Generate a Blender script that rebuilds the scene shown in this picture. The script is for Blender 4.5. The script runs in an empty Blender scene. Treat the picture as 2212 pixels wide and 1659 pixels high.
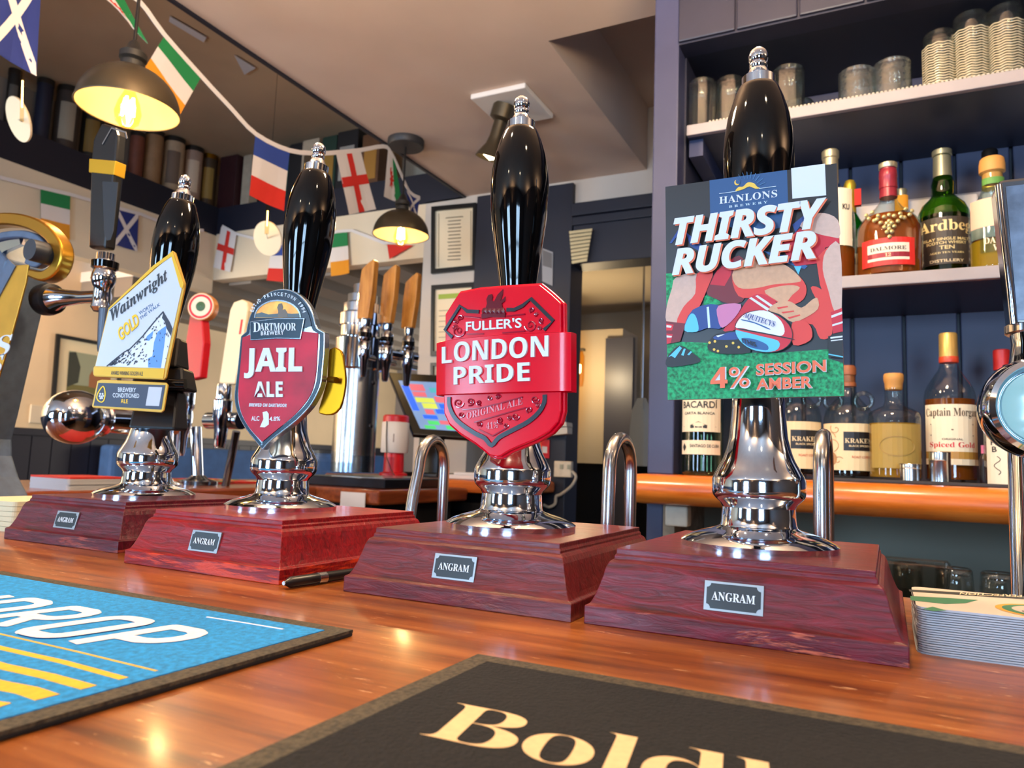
import bpy, bmesh, math, random
import numpy as np
from mathutils import Vector, Matrix
random.seed(7)
sc = bpy.context.scene
C = sc.collection
PI = math.pi

# ------------------------------------------------------------------ camera
F_PX, W2, H2 = 1598.4, 1106.0, 829.5
CAM = np.array([0.0, 0.0, 0.1036])
MC = np.array([[0.8951078730962293, 0.4443215754658616, 0.03688133805435028],
               [0.014447352125376144, -0.1115837788382022, 0.9936500059461341],
               [-0.4456154951723627, 0.8888911057467735, 0.1062987892055604]])   # right, up, forward
cd = bpy.data.cameras.new('camera'); co = bpy.data.objects.new('camera', cd); C.objects.link(co)
cd.sensor_width = 36.0; cd.lens = F_PX / 2212 * 36.0; cd.clip_start = 0.01; cd.clip_end = 60
co.matrix_world = Matrix(((MC[0][0], MC[1][0], -MC[2][0], CAM[0]), (MC[0][1], MC[1][1], -MC[2][1], CAM[1]),
                          (MC[0][2], MC[1][2], -MC[2][2], CAM[2]), (0, 0, 0, 1)))
cd.dof.use_dof = True; cd.dof.focus_distance = 0.60; cd.dof.aperture_fstop = 14.0
sc.camera = co

# ------------------------------------------------------------------ world and large lights
w = bpy.data.worlds.new('world'); sc.world = w; w.use_nodes = True
w.node_tree.nodes['Background'].inputs[0].default_value = (0.55, 0.68, 1.0, 1)
w.node_tree.nodes['Background'].inputs[1].default_value = 1.0

def light(name, kind, loc, power, col, size=0.1, size_y=None, to=None, spot=None):
    l = bpy.data.lights.new(name, kind); l.energy = power; l.color = col
    if kind == 'AREA':
        l.size = size
        if size_y: l.shape = 'RECTANGLE'; l.size_y = size_y
    else:
        l.shadow_soft_size = size
    if spot: l.spot_size = math.radians(spot[0]); l.spot_blend = spot[1]
    o = bpy.data.objects.new(name, l); C.objects.link(o); o.location = loc
    if to is not None:
        o.rotation_euler = (Vector(to) - Vector(loc)).to_track_quat('-Z', 'Y').to_euler()
    return o

DOWN = 11
GLOBE_FILL = 27
UPL_FILL = 75
DAY = (0.46, 0.71, 1.0); WARM = (1.0, 0.72, 0.42)
WINDOWS = [(-4.3, -3.4), (-1.75, -1.0), (0.5, 1.4)]      # x ranges of the windows behind the camera
for x0, x1 in WINDOWS:
    light('window_daylight', 'AREA', ((x0 + x1) / 2, -2.72, 0.35), 66, DAY, x1 - x0 - .04, 1.3, ((x0 + x1) / 2, 0, 0.25))
light('other_room_fill', 'AREA', (-4.2, 0.35, 0.55), 48, (1.0, .84, .62), 0.9, 0.9, (-4.6, 3.0, 0.5))  # added warm fill brightening the left room and its walls, no window behind it
light('far_room_fill', 'AREA', (-2.6, 6.6, 0.5), 40, (1.0, .90, .76), 1.0, 1.0, (-3.6, 4.6, 0.9))  # added fill without a fixture, brightens the far room ceiling
sc.view_settings.view_transform = 'Standard'; sc.view_settings.look = 'None'
sc.view_settings.exposure = 0.64; sc.view_settings.gamma = 1.0; sc.view_settings.use_curve_mapping = False

# ------------------------------------------------------------------ pixel -> place
def ray(x, y): return MC.T @ np.array([(x - W2) / F_PX, (H2 - y) / F_PX, 1.0])
def onX(x, y, X): r = ray(x, y); return Vector(CAM + r * ((X - CAM[0]) / r[0]))
def onY(x, y, Y): r = ray(x, y); return Vector(CAM + r * ((Y - CAM[1]) / r[1]))
def onZ(x, y, Z): r = ray(x, y); return Vector(CAM + r * ((Z - CAM[2]) / r[2]))
def onP(x, y, p, n):
    r = ray(x, y); n = np.array(n); p = np.array(p)
    return Vector(CAM + r * (np.dot(p - CAM, n) / np.dot(r, n)))
def depth(p): return float((MC @ (np.array(p) - CAM))[2])
def rpx(half, p): return half * depth(p) / F_PX

# ------------------------------------------------------------------ materials
def lin(c):
    return tuple((v / 255 / 12.92) if v / 255 <= .04045 else ((v / 255 + .055) / 1.055) ** 2.4 for v in c) + (1.0,)
MATS = {}
def mat(name, rgb=(128, 128, 128), rough=.5, metal=0.0, var=0.0, vscale=8.0, bump=0.0, bscale=60.0, coat=0.0, stretch=(1, 1, 1), rgb2=None, emit=0.0, spec=.5, rvar=0.0, detail=4.0):
    if name in MATS: return MATS[name]
    m = bpy.data.materials.new(name); m.use_nodes = True; nt = m.node_tree; b = nt.nodes['Principled BSDF']
    b.inputs['Base Color'].default_value = lin(rgb); b.inputs['Roughness'].default_value = rough; b.inputs['Metallic'].default_value = metal
    b.inputs['Coat Weight'].default_value = coat; b.inputs['Coat Roughness'].default_value = .08; b.inputs['Specular IOR Level'].default_value = spec
    if emit: b.inputs['Emission Color'].default_value = lin(rgb); b.inputs['Emission Strength'].default_value = emit
    if var or bump or rvar or rgb2:
        tc = nt.nodes.new('ShaderNodeTexCoord'); mp = nt.nodes.new('ShaderNodeMapping'); nt.links.new(tc.outputs['Object'], mp.inputs[0])
        mp.inputs['Scale'].default_value = stretch
        n = nt.nodes.new('ShaderNodeTexNoise'); n.inputs['Scale'].default_value = vscale; n.inputs['Detail'].default_value = detail
        nt.links.new(mp.outputs[0], n.inputs['Vector'])
        if var or rgb2:
            r = nt.nodes.new('ShaderNodeValToRGB'); a = lin(rgb); c2 = lin(rgb2) if rgb2 else tuple(min(1, v * (1 + var)) for v in a[:3]) + (1,)
            c1 = a if rgb2 else tuple(v * (1 - var) for v in a[:3]) + (1,)
            r.color_ramp.elements[0].position = .33; r.color_ramp.elements[1].position = .67
            r.color_ramp.elements[0].color = c1; r.color_ramp.elements[1].color = c2
            nt.links.new(n.outputs[0], r.inputs[0]); nt.links.new(r.outputs[0], b.inputs['Base Color'])
        if rvar:
            mr = nt.nodes.new('ShaderNodeMapRange'); mr.inputs[3].default_value = max(0, rough - rvar); mr.inputs[4].default_value = rough + rvar
            nt.links.new(n.outputs[0], mr.inputs[0]); nt.links.new(mr.outputs[0], b.inputs['Roughness'])
        if bump:
            n2 = nt.nodes.new('ShaderNodeTexNoise'); n2.inputs['Scale'].default_value = bscale; n2.inputs['Detail'].default_value = 3
            nt.links.new(mp.outputs[0], n2.inputs['Vector'])
            bp = nt.nodes.new('ShaderNodeBump'); bp.inputs['Strength'].default_value = bump; bp.inputs['Distance'].default_value = .002
            nt.links.new(n2.outputs[0], bp.inputs['Height']); nt.links.new(bp.outputs[0], b.inputs['Normal'])
    MATS[name] = m; return m

def glass(name, rgb=(250, 252, 250), rough=0.02, strength=1.0, haze=0.0):
    """thin tinted glass: transparent body with a fresnel gloss"""
    if name in MATS: return MATS[name]
    m = bpy.data.materials.new(name); m.use_nodes = True; nt = m.node_tree; nt.nodes.clear()
    out = nt.nodes.new('ShaderNodeOutputMaterial'); t = nt.nodes.new('ShaderNodeBsdfTransparent'); t.inputs[0].default_value = lin(rgb)
    g = nt.nodes.new('ShaderNodeBsdfGlossy'); g.inputs['Roughness'].default_value = rough
    f = nt.nodes.new('ShaderNodeLayerWeight'); f.inputs[0].default_value = .5
    pw = nt.nodes.new('ShaderNodeMath'); pw.operation = 'POWER'; pw.inputs[1].default_value = 3.2; nt.links.new(f.outputs['Facing'], pw.inputs[0])
    mu = nt.nodes.new('ShaderNodeMath'); mu.operation = 'MULTIPLY_ADD'; mu.inputs[1].default_value = .55 * strength; mu.inputs[2].default_value = .04 * strength; mu.use_clamp = True; nt.links.new(pw.outputs[0], mu.inputs[0])
    mx = nt.nodes.new('ShaderNodeMixShader'); nt.links.new(mu.outputs[0], mx.inputs[0]); nt.links.new(t.outputs[0], mx.inputs[1]); nt.links.new(g.outputs[0], mx.inputs[2])
    last = mx
    if haze:
        d = nt.nodes.new('ShaderNodeBsdfDiffuse'); d.inputs[0].default_value = lin(rgb)
        m2 = nt.nodes.new('ShaderNodeMixShader'); m2.inputs[0].default_value = haze
        nt.links.new(mx.outputs[0], m2.inputs[1]); nt.links.new(d.outputs[0], m2.inputs[2]); last = m2
    nt.links.new(last.outputs[0], out.inputs[0]); MATS[name] = m; return m

def wood_mat(name, dark, mid, light_, scale=(3, 40, 40), rough=.3, coat=.4, flecks=None, bump=.15, rings=0.0):
    if name in MATS: return MATS[name]
    m = bpy.data.materials.new(name); m.use_nodes = True; nt = m.node_tree; b = nt.nodes['Principled BSDF']
    tc = nt.nodes.new('ShaderNodeTexCoord'); mp = nt.nodes.new('ShaderNodeMapping'); mp.inputs['Scale'].default_value = scale
    nt.links.new(tc.outputs['Object'], mp.inputs[0])
    n = nt.nodes.new('ShaderNodeTexNoise'); n.inputs['Scale'].default_value = 1.0; n.inputs['Detail'].default_value = 6; n.inputs['Roughness'].default_value = .62; n.inputs['Distortion'].default_value = rings
    nt.links.new(mp.outputs[0], n.inputs['Vector'])
    r = nt.nodes.new('ShaderNodeValToRGB'); e = r.color_ramp.elements; e[0].position = .3; e[0].color = lin(dark); e[1].position = .72; e[1].color = lin(light_)
    k = e.new(.5); k.color = lin(mid); nt.links.new(n.outputs[0], r.inputs[0])
    col = r.outputs[0]
    b.inputs['Roughness'].default_value = rough; b.inputs['Coat Weight'].default_value = coat; b.inputs['Coat Roughness'].default_value = .12
    if flecks:
        mp2 = nt.nodes.new('ShaderNodeMapping'); mp2.inputs['Scale'].default_value = flecks[1]; nt.links.new(tc.outputs['Object'], mp2.inputs[0])
        n2 = nt.nodes.new('ShaderNodeTexNoise'); n2.inputs['Scale'].default_value = 1; n2.inputs['Detail'].default_value = 5; n2.inputs['Roughness'].default_value = .7; nt.links.new(mp2.outputs[0], n2.inputs['Vector'])
        r2 = nt.nodes.new('ShaderNodeValToRGB'); r2.color_ramp.elements[0].position = flecks[2]; r2.color_ramp.elements[1].position = flecks[2] + .05
        nt.links.new(n2.outputs[0], r2.inputs[0])
        mx = nt.nodes.new('ShaderNodeMixRGB'); mx.inputs[2].default_value = lin(flecks[0]); nt.links.new(r2.outputs[0], mx.inputs[0]); nt.links.new(col, mx.inputs[1]); col = mx.outputs[0]
    nt.links.new(col, b.inputs['Base Color'])
    bp = nt.nodes.new('ShaderNodeBump'); bp.inputs['Strength'].default_value = bump; bp.inputs['Distance'].default_value = .0015
    nt.links.new(n.outputs[0], bp.inputs['Height']); nt.links.new(bp.outputs[0], b.inputs['Normal'])
    MATS[name] = m; return m

chrome = mat('chrome', (206, 216, 230), .07, 1.0, bump=.03, bscale=30)
steel = mat('brushed_steel', (196, 198, 200), .22, 1.0)
darkchrome = mat('dark_chrome', (120, 124, 132), .16, 1.0)
brass = mat('brass', (160, 112, 20), .36, 1.0)
goldp = mat('gold_paint', (222, 170, 40), .35, .6)
black_gloss = mat('black_gloss', (5, 5, 6), .06, 0, spec=.42)
black_plastic = mat('black_plastic', (16, 16, 18), .35)
black_matt = mat('black_matt', (12, 12, 13), .7)
white = mat('white_print', (208, 214, 220), .5)
cream = mat('cream_print', (233, 214, 172), .5)
ink = mat('ink_black', (14, 14, 18), .5)
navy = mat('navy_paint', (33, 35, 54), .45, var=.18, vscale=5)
navy_lit = mat('navy_paint_lit', (42, 47, 78), .5, rgb2=(50, 55, 88), vscale=6)  # same navy, its colour lightened for the light on the post
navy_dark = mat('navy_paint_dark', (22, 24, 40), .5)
wallcream = mat('cream_wall_paint', (214, 192, 158), .8, var=.05, vscale=3)
wallgrey = mat('grey_wall_paint', (196, 186, 176), .8, var=.05, vscale=3)
ceilm = mat('ceiling_paint', (214, 190, 172), .8, var=.05, vscale=2.5, bump=.05, bscale=9)
red = mat('red_gloss', (212, 2, 32), .2, 0, coat=.08, spec=.32)
redp = mat('red_print', (206, 24, 40), .5)
orange = mat('orange_print', (226, 104, 62), .5)
greenp = mat('green_print', (18, 140, 84), .6, var=.55, vscale=420, detail=2)
bluep = mat('blue_print', (30, 84, 140), .5)

# ------------------------------------------------------------------ mesh builder
class B:
    def __init__(s): s.v = []; s.f = []; s.m = []; s.mats = []
    def mi(s, m):
        if m is None: return 0
        if m not in s.mats: s.mats.append(m)
        return s.mats.index(m)
    def add(s, vs, fs, m=None, T=None):
        k = len(s.v); i = s.mi(m)
        for p in vs:
            p = Vector(p); s.v.append(tuple(T @ p if T else p))
        for f in fs: s.f.append(tuple(k + a for a in f)); s.m.append(i)
        return s
    def box(s, x0, x1, y0, y1, z0, z1, m=None, T=None):
        vs = [(x, y, z) for z in (z0, z1) for y in (y0, y1) for x in (x0, x1)]
        return s.add(vs, [(0, 2, 3, 1), (4, 5, 7, 6), (0, 1, 5, 4), (2, 6, 7, 3), (0, 4, 6, 2), (1, 3, 7, 5)], m, T)
    def lathe(s, prof, seg=40, m=None, T=None, cap=True, rfun=None):
        vs = []; fs = []
        for r, z in prof:
            for i in range(seg):
                a = 2 * PI * i / seg; rr = rfun(r, z, a) if rfun else r
                vs.append((rr * math.cos(a), rr * math.sin(a), z))
        n = len(prof)
        for j in range(n - 1):
            for i in range(seg):
                k = (i + 1) % seg; fs.append((j * seg + i, j * seg + k, (j + 1) * seg + k, (j + 1) * seg + i))
        if cap:
            if prof[0][0] > 1e-6: fs.append(tuple(range(seg - 1, -1, -1)))
            if prof[-1][0] > 1e-6: fs.append(tuple((n - 1) * seg + i for i in range(seg)))
        return s.add(vs, fs, m, T)
    def tube(s, path, r, seg=10, m=None, T=None, closed=False):
        P = [Vector(p) for p in path]; n = len(P); vs = []; fs = []; up = None
        for j in range(n):
            if closed: t = P[(j + 1) % n] - P[j - 1]
            else: t = P[min(j + 1, n - 1)] - P[max(j - 1, 0)]
            t.normalize()
            if up is None:
                up = t.orthogonal().normalized()
            up = (up - t * up.dot(t)); up = up.normalized() if up.length > 1e-6 else t.orthogonal().normalized()
            bn = t.cross(up); rr = r[j] if isinstance(r, (list, tuple)) else r
            for i in range(seg):
                a = 2 * PI * i / seg; vs.append(P[j] + (up * math.cos(a) + bn * math.sin(a)) * rr)
        for j in range(n if closed else n - 1):
            q = (j + 1) % n
            for i in range(seg):
                k = (i + 1) % seg; fs.append((j * seg + i, j * seg + k, q * seg + k, q * seg + i))
        if not closed:
            fs.append(tuple(range(seg - 1, -1, -1))); fs.append(tuple((n - 1) * seg + i for i in range(seg)))
        return s.add(vs, fs, m, T)
    def prism(s, pts, N, m=None, T=None, mside=None):
        """polygon (3D points) extruded by the vector N"""
        P = [Vector(p) for p in pts]; N = Vector(N); n = len(P)
        s.add(P + [p + N for p in P], [tuple(range(n)), tuple(range(2 * n - 1, n - 1, -1))], m, T)
        k = len(s.v) - 2 * n; i = s.mi(mside if mside else m)
        for a in range(n):
            b = (a + 1) % n; s.f.append((k + a, k + b, k + n + b, k + n + a)); s.m.append(i)
        return s
    def poly(s, pts, m=None): return s.add(pts, [tuple(range(len(pts)))], m)
    def loft(s, rings, m=None, T=None, cap=True):
        n = len(rings[0]); vs = [p for r in rings for p in r]; fs = []
        for j in range(len(rings) - 1):
            for i in range(n):
                k = (i + 1) % n; fs.append((j * n + i, j * n + k, (j + 1) * n + k, (j + 1) * n + i))
        if cap: fs.append(tuple(range(n - 1, -1, -1))); fs.append(tuple((len(rings) - 1) * n + i for i in range(n)))
        return s.add(vs, fs, m, T)
    def ribbon(s, path, wid, N, m=None, thick=0.0004, closed=False):
        """flat stroke along 3D path in a plane of normal N"""
        P = [Vector(p) for p in path]; N = Vector(N).normalized(); n = len(P); L = []; R = []
        for j in range(n):
            t = (P[(j + 1) % n] - P[j - 1]) if closed else P[min(j + 1, n - 1)] - P[max(j - 1, 0)]
            t.normalize(); sd = N.cross(t); ww = wid[j] if isinstance(wid, (list, tuple)) else wid
            L.append(P[j] + sd * ww / 2); R.append(P[j] - sd * ww / 2)
        vs = [p + N * thick for q in zip(L, R) for p in q] + [p for q in zip(L, R) for p in q]
        fs = []; k = 2 * n
        for j in range(n if closed else n - 1):
            a, b = 2 * j, 2 * ((j + 1) % n)
            fs += [(a, b, b + 1, a + 1), (k + a, k + a + 1, k + b + 1, k + b), (a, k + a, k + b, b), (a + 1, b + 1, k + b + 1, k + a + 1)]
        return s.add(vs, fs, m)
    def grid(s, fn, nu, nv, m=None):
        vs = [fn(i / nu, j / nv) for j in range(nv + 1) for i in range(nu + 1)]
        fs = [(j * (nu + 1) + i, j * (nu + 1) + i + 1, (j + 1) * (nu + 1) + i + 1, (j + 1) * (nu + 1) + i) for j in range(nv) for i in range(nu)]
        return s.add(vs, fs, m)

ROOTM = {}
def root_of(o):
    while o.parent is not None: o = o.parent
    return o
def obj(name, b, m=None, parent=None, smooth=None, bevel=0.0, recalc=True, warp=None):
    """mesh from world-space geometry; a part is stored in its thing's own space, a thing gets its origin at its base"""
    me = bpy.data.meshes.new(name)
    vs = [warp(Vector(p)) for p in b.v] if warp else [Vector(p) for p in b.v]
    if parent is not None:
        r = root_of(parent); Mi = ROOTM[r.name].inverted(); org = None; vs = [Mi @ p for p in vs]
    else:
        xs, ys, zs = zip(*vs); org = Vector(((min(xs) + max(xs)) / 2, (min(ys) + max(ys)) / 2, min(zs))); vs = [p - org for p in vs]
    me.from_pydata([tuple(p) for p in vs], [], b.f)
    mats = b.mats if b.mats else [m]
    for q in mats: me.materials.append(q)
    if b.mats: me.polygons.foreach_set('material_index', b.m)
    if recalc:
        bm = bmesh.new(); bm.from_mesh(me); bmesh.ops.recalc_face_normals(bm, faces=bm.faces); bm.to_mesh(me); bm.free()
    if smooth is not None:
        me.polygons.foreach_set('use_smooth', [True] * len(me.polygons)); me.set_sharp_from_angle(angle=math.radians(smooth))
    me.update()
    o = bpy.data.objects.new(name, me); C.objects.link(o)
    if parent is not None: o.parent = parent
    else: o.location = org; ROOTM[o.name] = Matrix.Translation(org)
    if bevel:
        md = o.modifiers.new('bevel', 'BEVEL'); md.width = bevel; md.segments = 2; md.limit_method = 'ANGLE'
    return o
def tag(o, label, cat, group=None):
    o['label'] = label; o['category'] = cat
    if group: o['group'] = group
    return o
def thing(name, label, cat, loc=(0, 0, 0), rz=0.0, group=None):
    o = bpy.data.objects.new(name, None); C.objects.link(o); o.location = loc; o.rotation_euler = (0, 0, rz); o.empty_display_size = .02
    o.matrix_world = Matrix.Translation(loc) @ Matrix.Rotation(rz, 4, 'Z')
    ROOTM[o.name] = o.matrix_world.copy()
    return tag(o, label, cat, group)
def struct(name, b, m=None, parent=None, **k):
    o = obj(name, b, m, parent, **k)
    if parent is None: o['kind'] = 'structure'
    return o
def copy_tree(o, parent=None):
    c = o.copy(); C.objects.link(c); c.parent = parent
    if parent is None: ROOTM[c.name] = ROOTM[o.name].copy()
    for ch in list(o.children): copy_tree(ch, c)
    return c
def Tr(x, y=None, z=None): return Matrix.Translation(Vector(x) if y is None else Vector((x, y, z)))

# ------------------------------------------------------------------ lettering
def mathb(s, up, lo, dg=None):
    return ''.join(chr(up + ord(c) - 65) if 'A' <= c <= 'Z' else chr(lo + ord(c) - 97) if 'a' <= c <= 'z' else (chr(dg + ord(c) - 48) if dg and '0' <= c <= '9' else c) for c in s)
def serif(s): return mathb(s, 0x1D400, 0x1D41A, 0x1D7CE)
def serif_it(s): return mathb(s, 0x1D468, 0x1D482, 0x1D7CE)
def sansb(s): return mathb(s, 0x1D5D4, 0x1D5EE, 0x1D7EC)
def plain(s): return s
def sansbi(s): return mathb(s, 0x1D63C, 0x1D656, 0x1D7EC)
def script(s): return mathb(s, 0x1D4D0, 0x1D4EA)
_tc = {}; _tb = {}
def text_geo(s, offset=0.0, spacing=1.0, solid=False, res=3, norm=None):
    key = (s, offset, spacing, solid, res, norm)
    if key in _tc: return _tc[key]
    c = bpy.data.curves.new('t', 'FONT'); c.body = s; c.resolution_u = res; c.offset = offset; c.space_character = spacing
    if solid: c.extrude = .5
    o = bpy.data.objects.new('t', c); C.objects.link(o); bpy.context.view_layer.update()
    me = bpy.data.meshes.new_from_object(o.evaluated_get(bpy.context.evaluated_depsgraph_get()))
    vs = np.array([v.co[:] for v in me.vertices]); fs = [tuple(p.vertices) for p in me.polygons]
    bpy.data.objects.remove(o); bpy.data.curves.remove(c); bpy.data.meshes.remove(me)
    lo = vs.min(0); hi = vs.max(0); d = np.maximum(hi - lo, 1e-6)
    if norm is not None:
        text_geo(s, norm, spacing, solid, res); lo, d = _tb[(s, norm, spacing, solid, res)]
    _tb[(s, offset, spacing, solid, res)] = (lo, d)
    vs = (vs - lo) / d; asp = d[0] / d[1]
    if not solid: vs[:, 2] = 0
    _tc[key] = (vs, fs, asp); return _tc[key]
def put_text(b, s, BL, BR, TL, N, m, thick=0.0, lift=0.0, offset=0.0, spacing=1.0, res=3, fn=None, norm=None):
    """lettering filling the parallelogram BL, BR, TL; N its outward normal; fn(u,v)->point replaces the plane"""
    if s.isascii():
        offset += .018
        if norm is not None: norm += .018
    vs, fs, _ = text_geo(s, offset, spacing, thick > 0, res, norm)
    if fn is None:
        BL, BR, TL = Vector(BL), Vector(BR), Vector(TL); N = Vector(N).normalized()
        P = [BL + (BR - BL) * float(a) + (TL - BL) * float(c) + N * (lift + thick * float(z)) for a, c, z in vs]
    else: P = [fn(float(a), float(c), lift + thick * float(z)) for a, c, z in vs]
    b.add(P, fs, m); return b

# ================================================================== THE SETTING
ZC = 1.428; XE = -1.85; YB = 3.10
struct('floor', B().box(-5.4, 2.6, -2.9, 7.2, -1.1, -1.05), mat('floor_boards', (96, 66, 46), .5, var=.3, vscale=3, stretch=(1, 12, 1)))
b = B()
b.box(XE, 2.6, -2.9, 2.0, ZC, ZC + .08); b.box(XE, -.92, 2.0, 3.2, ZC, ZC + .08)
b.box(-.92, 2.6, 2.0, 3.2, 1.72, 1.80); b.box(-1.0, -.92, 2.0, 3.2, ZC + .08, 1.72); b.box(-.92, 2.6, 1.92, 2.0, ZC + .08, 1.72)
b.box(-5.4, XE, -2.9, .35, ZC, ZC + .08); b.box(-5.4, -3.68, .35, 3.2, ZC, ZC + .08)
struct('ceiling', b, ceilm)
# raised well over the side bar: boarding, sloping roof, ledge
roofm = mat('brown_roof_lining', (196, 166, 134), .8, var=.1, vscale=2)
b = B()
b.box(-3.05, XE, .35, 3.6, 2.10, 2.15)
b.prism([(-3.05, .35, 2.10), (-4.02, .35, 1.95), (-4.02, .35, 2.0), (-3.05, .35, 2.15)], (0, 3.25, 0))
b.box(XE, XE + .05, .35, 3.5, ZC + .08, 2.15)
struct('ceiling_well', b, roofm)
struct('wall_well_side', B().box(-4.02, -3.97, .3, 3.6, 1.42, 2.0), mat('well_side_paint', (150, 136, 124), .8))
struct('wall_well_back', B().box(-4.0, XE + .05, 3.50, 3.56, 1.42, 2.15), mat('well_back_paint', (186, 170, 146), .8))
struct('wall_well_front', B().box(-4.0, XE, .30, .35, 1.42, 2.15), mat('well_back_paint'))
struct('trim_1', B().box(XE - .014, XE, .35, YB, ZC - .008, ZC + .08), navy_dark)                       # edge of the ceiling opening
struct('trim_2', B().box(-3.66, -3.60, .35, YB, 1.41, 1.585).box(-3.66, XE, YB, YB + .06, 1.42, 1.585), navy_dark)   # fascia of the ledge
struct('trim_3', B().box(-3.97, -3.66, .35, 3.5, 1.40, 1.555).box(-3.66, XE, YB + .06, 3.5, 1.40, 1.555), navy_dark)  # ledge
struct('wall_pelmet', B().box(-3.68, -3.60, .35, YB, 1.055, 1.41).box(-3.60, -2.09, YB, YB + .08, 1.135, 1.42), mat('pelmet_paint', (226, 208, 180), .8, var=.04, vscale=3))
# walls
b = B().box(-2.09, -1.77, YB, YB + .12, -1.05, ZC).box(-1.77, 2.6, YB, YB + .12, 1.30, 1.8)
struct('wall_back', b, wallgrey)
b = B().box(-1.77, -1.26, YB - .03, YB + .12, -1.05, ZC - .02).box(-1.26, -.60, YB - .02, YB + .12, 1.02, 1.30)
b.box(-1.26, -.60, YB - .05, YB - .02, 1.24, 1.30).box(-1.26, -.60, YB - .035, YB - .02, 1.20, 1.24).box(-.85, 2.6, YB, YB + .1, -1.05, 1.02)
struct('door_frame_1', b, navy_dark, bevel=.004)
struct('wall_left', B().box(-5.1, -5.0, -2.9, 7.2, .21, 1.5), wallcream)
b = B().box(-5.1, -4.985, -2.9, 7.2, -1.05, .17); b.box(-5.1, -4.96, -2.9, 7.2, .17, .215)
struct('trim_4', b, navy_dark)
for i in range(26):                                                                                    # dado boards
    y = 1.6 + i * .135
    struct('dado_board', B().box(-4.985, -4.973, y, y + .128, -.6, .165), navy_dark, bpy.data.objects['trim_4'])
struct('wall_far', B().box(-5.4, -1.9, 7.0, 7.1, -1.05, 1.6), mat('far_wall_paint', (150, 140, 134), .8))
struct('wall_passage', B().box(-2.09, -1.99, YB + .12, 7.0, -1.05, 1.5), mat('far_wall_paint'))
b = B().box(-5.2, -2.0, YB + .08, 7.1, 1.25, 1.32)
fc = struct('ceiling_far_room', b, mat('far_ceiling_white', (214, 210, 206), .8))
for i in range(9): struct('beam', B().box(-5.0 + i * .36, -4.82 + i * .36, YB + .09, 7.0, 1.12, 1.25), mat('beam_grey', (128, 120, 112), .7), fc)
# doorway to the passage behind
b = B()
b.box(-2.0, 0.6, 4.7, 4.8, -1.05, 1.5)
struct('wall_hall', b, mat('hall_cream', (200, 184, 156), .8))
struct('ceiling_hall', B().box(-2.0, .6, YB + .12, 4.8, 1.14, 1.2), mat('hall_cream'))
struct('wall_hall_panel', B().box(-1.72, -1.36, 4.15, 4.45, .12, .92), mat('hall_panel', (176, 160, 136), .8))
p0 = onY(1300, 690, 4.1); p1 = onY(1345, 690, 4.1)
struct('door_1', B().box(p0.x + .02, p1.x + .06, 4.12, 4.16, -1.05, .86), mat('dark_door_gloss', (60, 60, 72), .42))
struct('trim_5', B().box(-2.0, .6, 4.62, 4.7, -1.05, .12).box(p1.x + .08, p1.x + .14, 4.5, 4.6, -1.05, 1.14), black_matt)
# walls behind and beside the camera, with windows
b = B(); xs = [-5.1] + [v for q in WINDOWS for v in q] + [2.6]
for i in range(0, len(xs), 2): b.box(xs[i], xs[i + 1], -2.70, -2.60, -1.05, ZC)
for x0, x1 in WINDOWS: b.box(x0, x1, -2.70, -2.60, -1.05, -.3); b.box(x0, x1, -2.70, -2.60, 1.0, ZC)
struct('wall_front', b, mat('dark_panelling', (64, 52, 44), .6))
for i, (x0, x1) in enumerate(WINDOWS):
    b = B(); b.box(x0, x1, -2.69, -2.64, -.30, -.25).box(x0, x1, -2.69, -2.64, .95, 1.0).box(x0, x0 + .05, -2.69, -2.64, -.3, 1.0).box(x1 - .05, x1, -2.69, -2.64, -.3, 1.0)
    b.box(x0, x1, -2.68, -2.65, .33, .37).box((x0 + x1) / 2 - .02, (x0 + x1) / 2 + .02, -2.68, -2.65, -.3, 1.0)
    struct('window_%d' % (i + 1), b, mat('window_frame_dark', (50, 50, 56), .5))
struct('wall_right', B().box(2.5, 2.6, -2.7, 3.2, -1.05, 1.8), mat('dark_panelling'))

# ================================================================== BARS AND COUNTERS
barwood = wood_mat('bar_top_varnish', (90, 40, 10), (138, 72, 22), (172, 104, 46), (4.5, 60, 55), .29, .25, ((214, 160, 112), (40, 240, 100), .635), .18)
b = B()
prof = [(.755, -.045), (.755, -.012), (.747, 0), (-.01, 0), (-.024, -.006), (-.03, -.02), (-.024, -.036), (-.01, -.045)]
b.prism([(-2.2, y, z) for y, z in prof], (3.4, 0, 0))
tag(obj('bar_counter', b, barwood, smooth=40), 'long varnished orange-brown wooden bar top under the four handpumps', 'bar counter')
struct('wall_bar_front', B().box(-2.15, 1.2, .10, .16, -1.05, -.045), navy)
sidewood = wood_mat('side_bar_wood', (92, 40, 18), (130, 62, 30), (164, 88, 46), (40, 4, 40), .3, .4, None, .1)
t = thing('side_counter', 'brown wooden counter running away behind the left handpumps to the far wall', 'bar counter', (-1.9, 1.6, -.05))
obj('counter_top', B().box(-2.3, -1.72, .76, 1.98, -.05, 0).box(-2.3, -1.46, 1.98, 2.56, -.05, 0), sidewood, t, bevel=.008)
obj('counter_front', B().box(-1.80, -1.76, .80, 2.0, -1.05, -.05).box(-1.80, -1.50, 2.0, 2.5, -1.05, -.05), black_matt, t)
t = thing('back_counter', 'orange wooden back counter carrying the till and the charity tin', 'counter', (-1.7, 2.8, -.03))
obj('counter_top', B().box(-2.2, -1.30, 2.57, YB - .04, -.02, .03), wood_mat('back_counter_wood', (170, 80, 26), (196, 100, 38), (214, 122, 52), (4, 40, 40), .35, .4, None, .1), t, bevel=.012)
t = thing('under_counter_fridge', 'black under-counter cabinet with drawers below the till', 'cabinet', (-1.62, 2.8, -1.05))
obj('body', B().box(-1.98, -1.36, 2.66, 3.0, -1.05, -.03), black_plastic, t)
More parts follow.
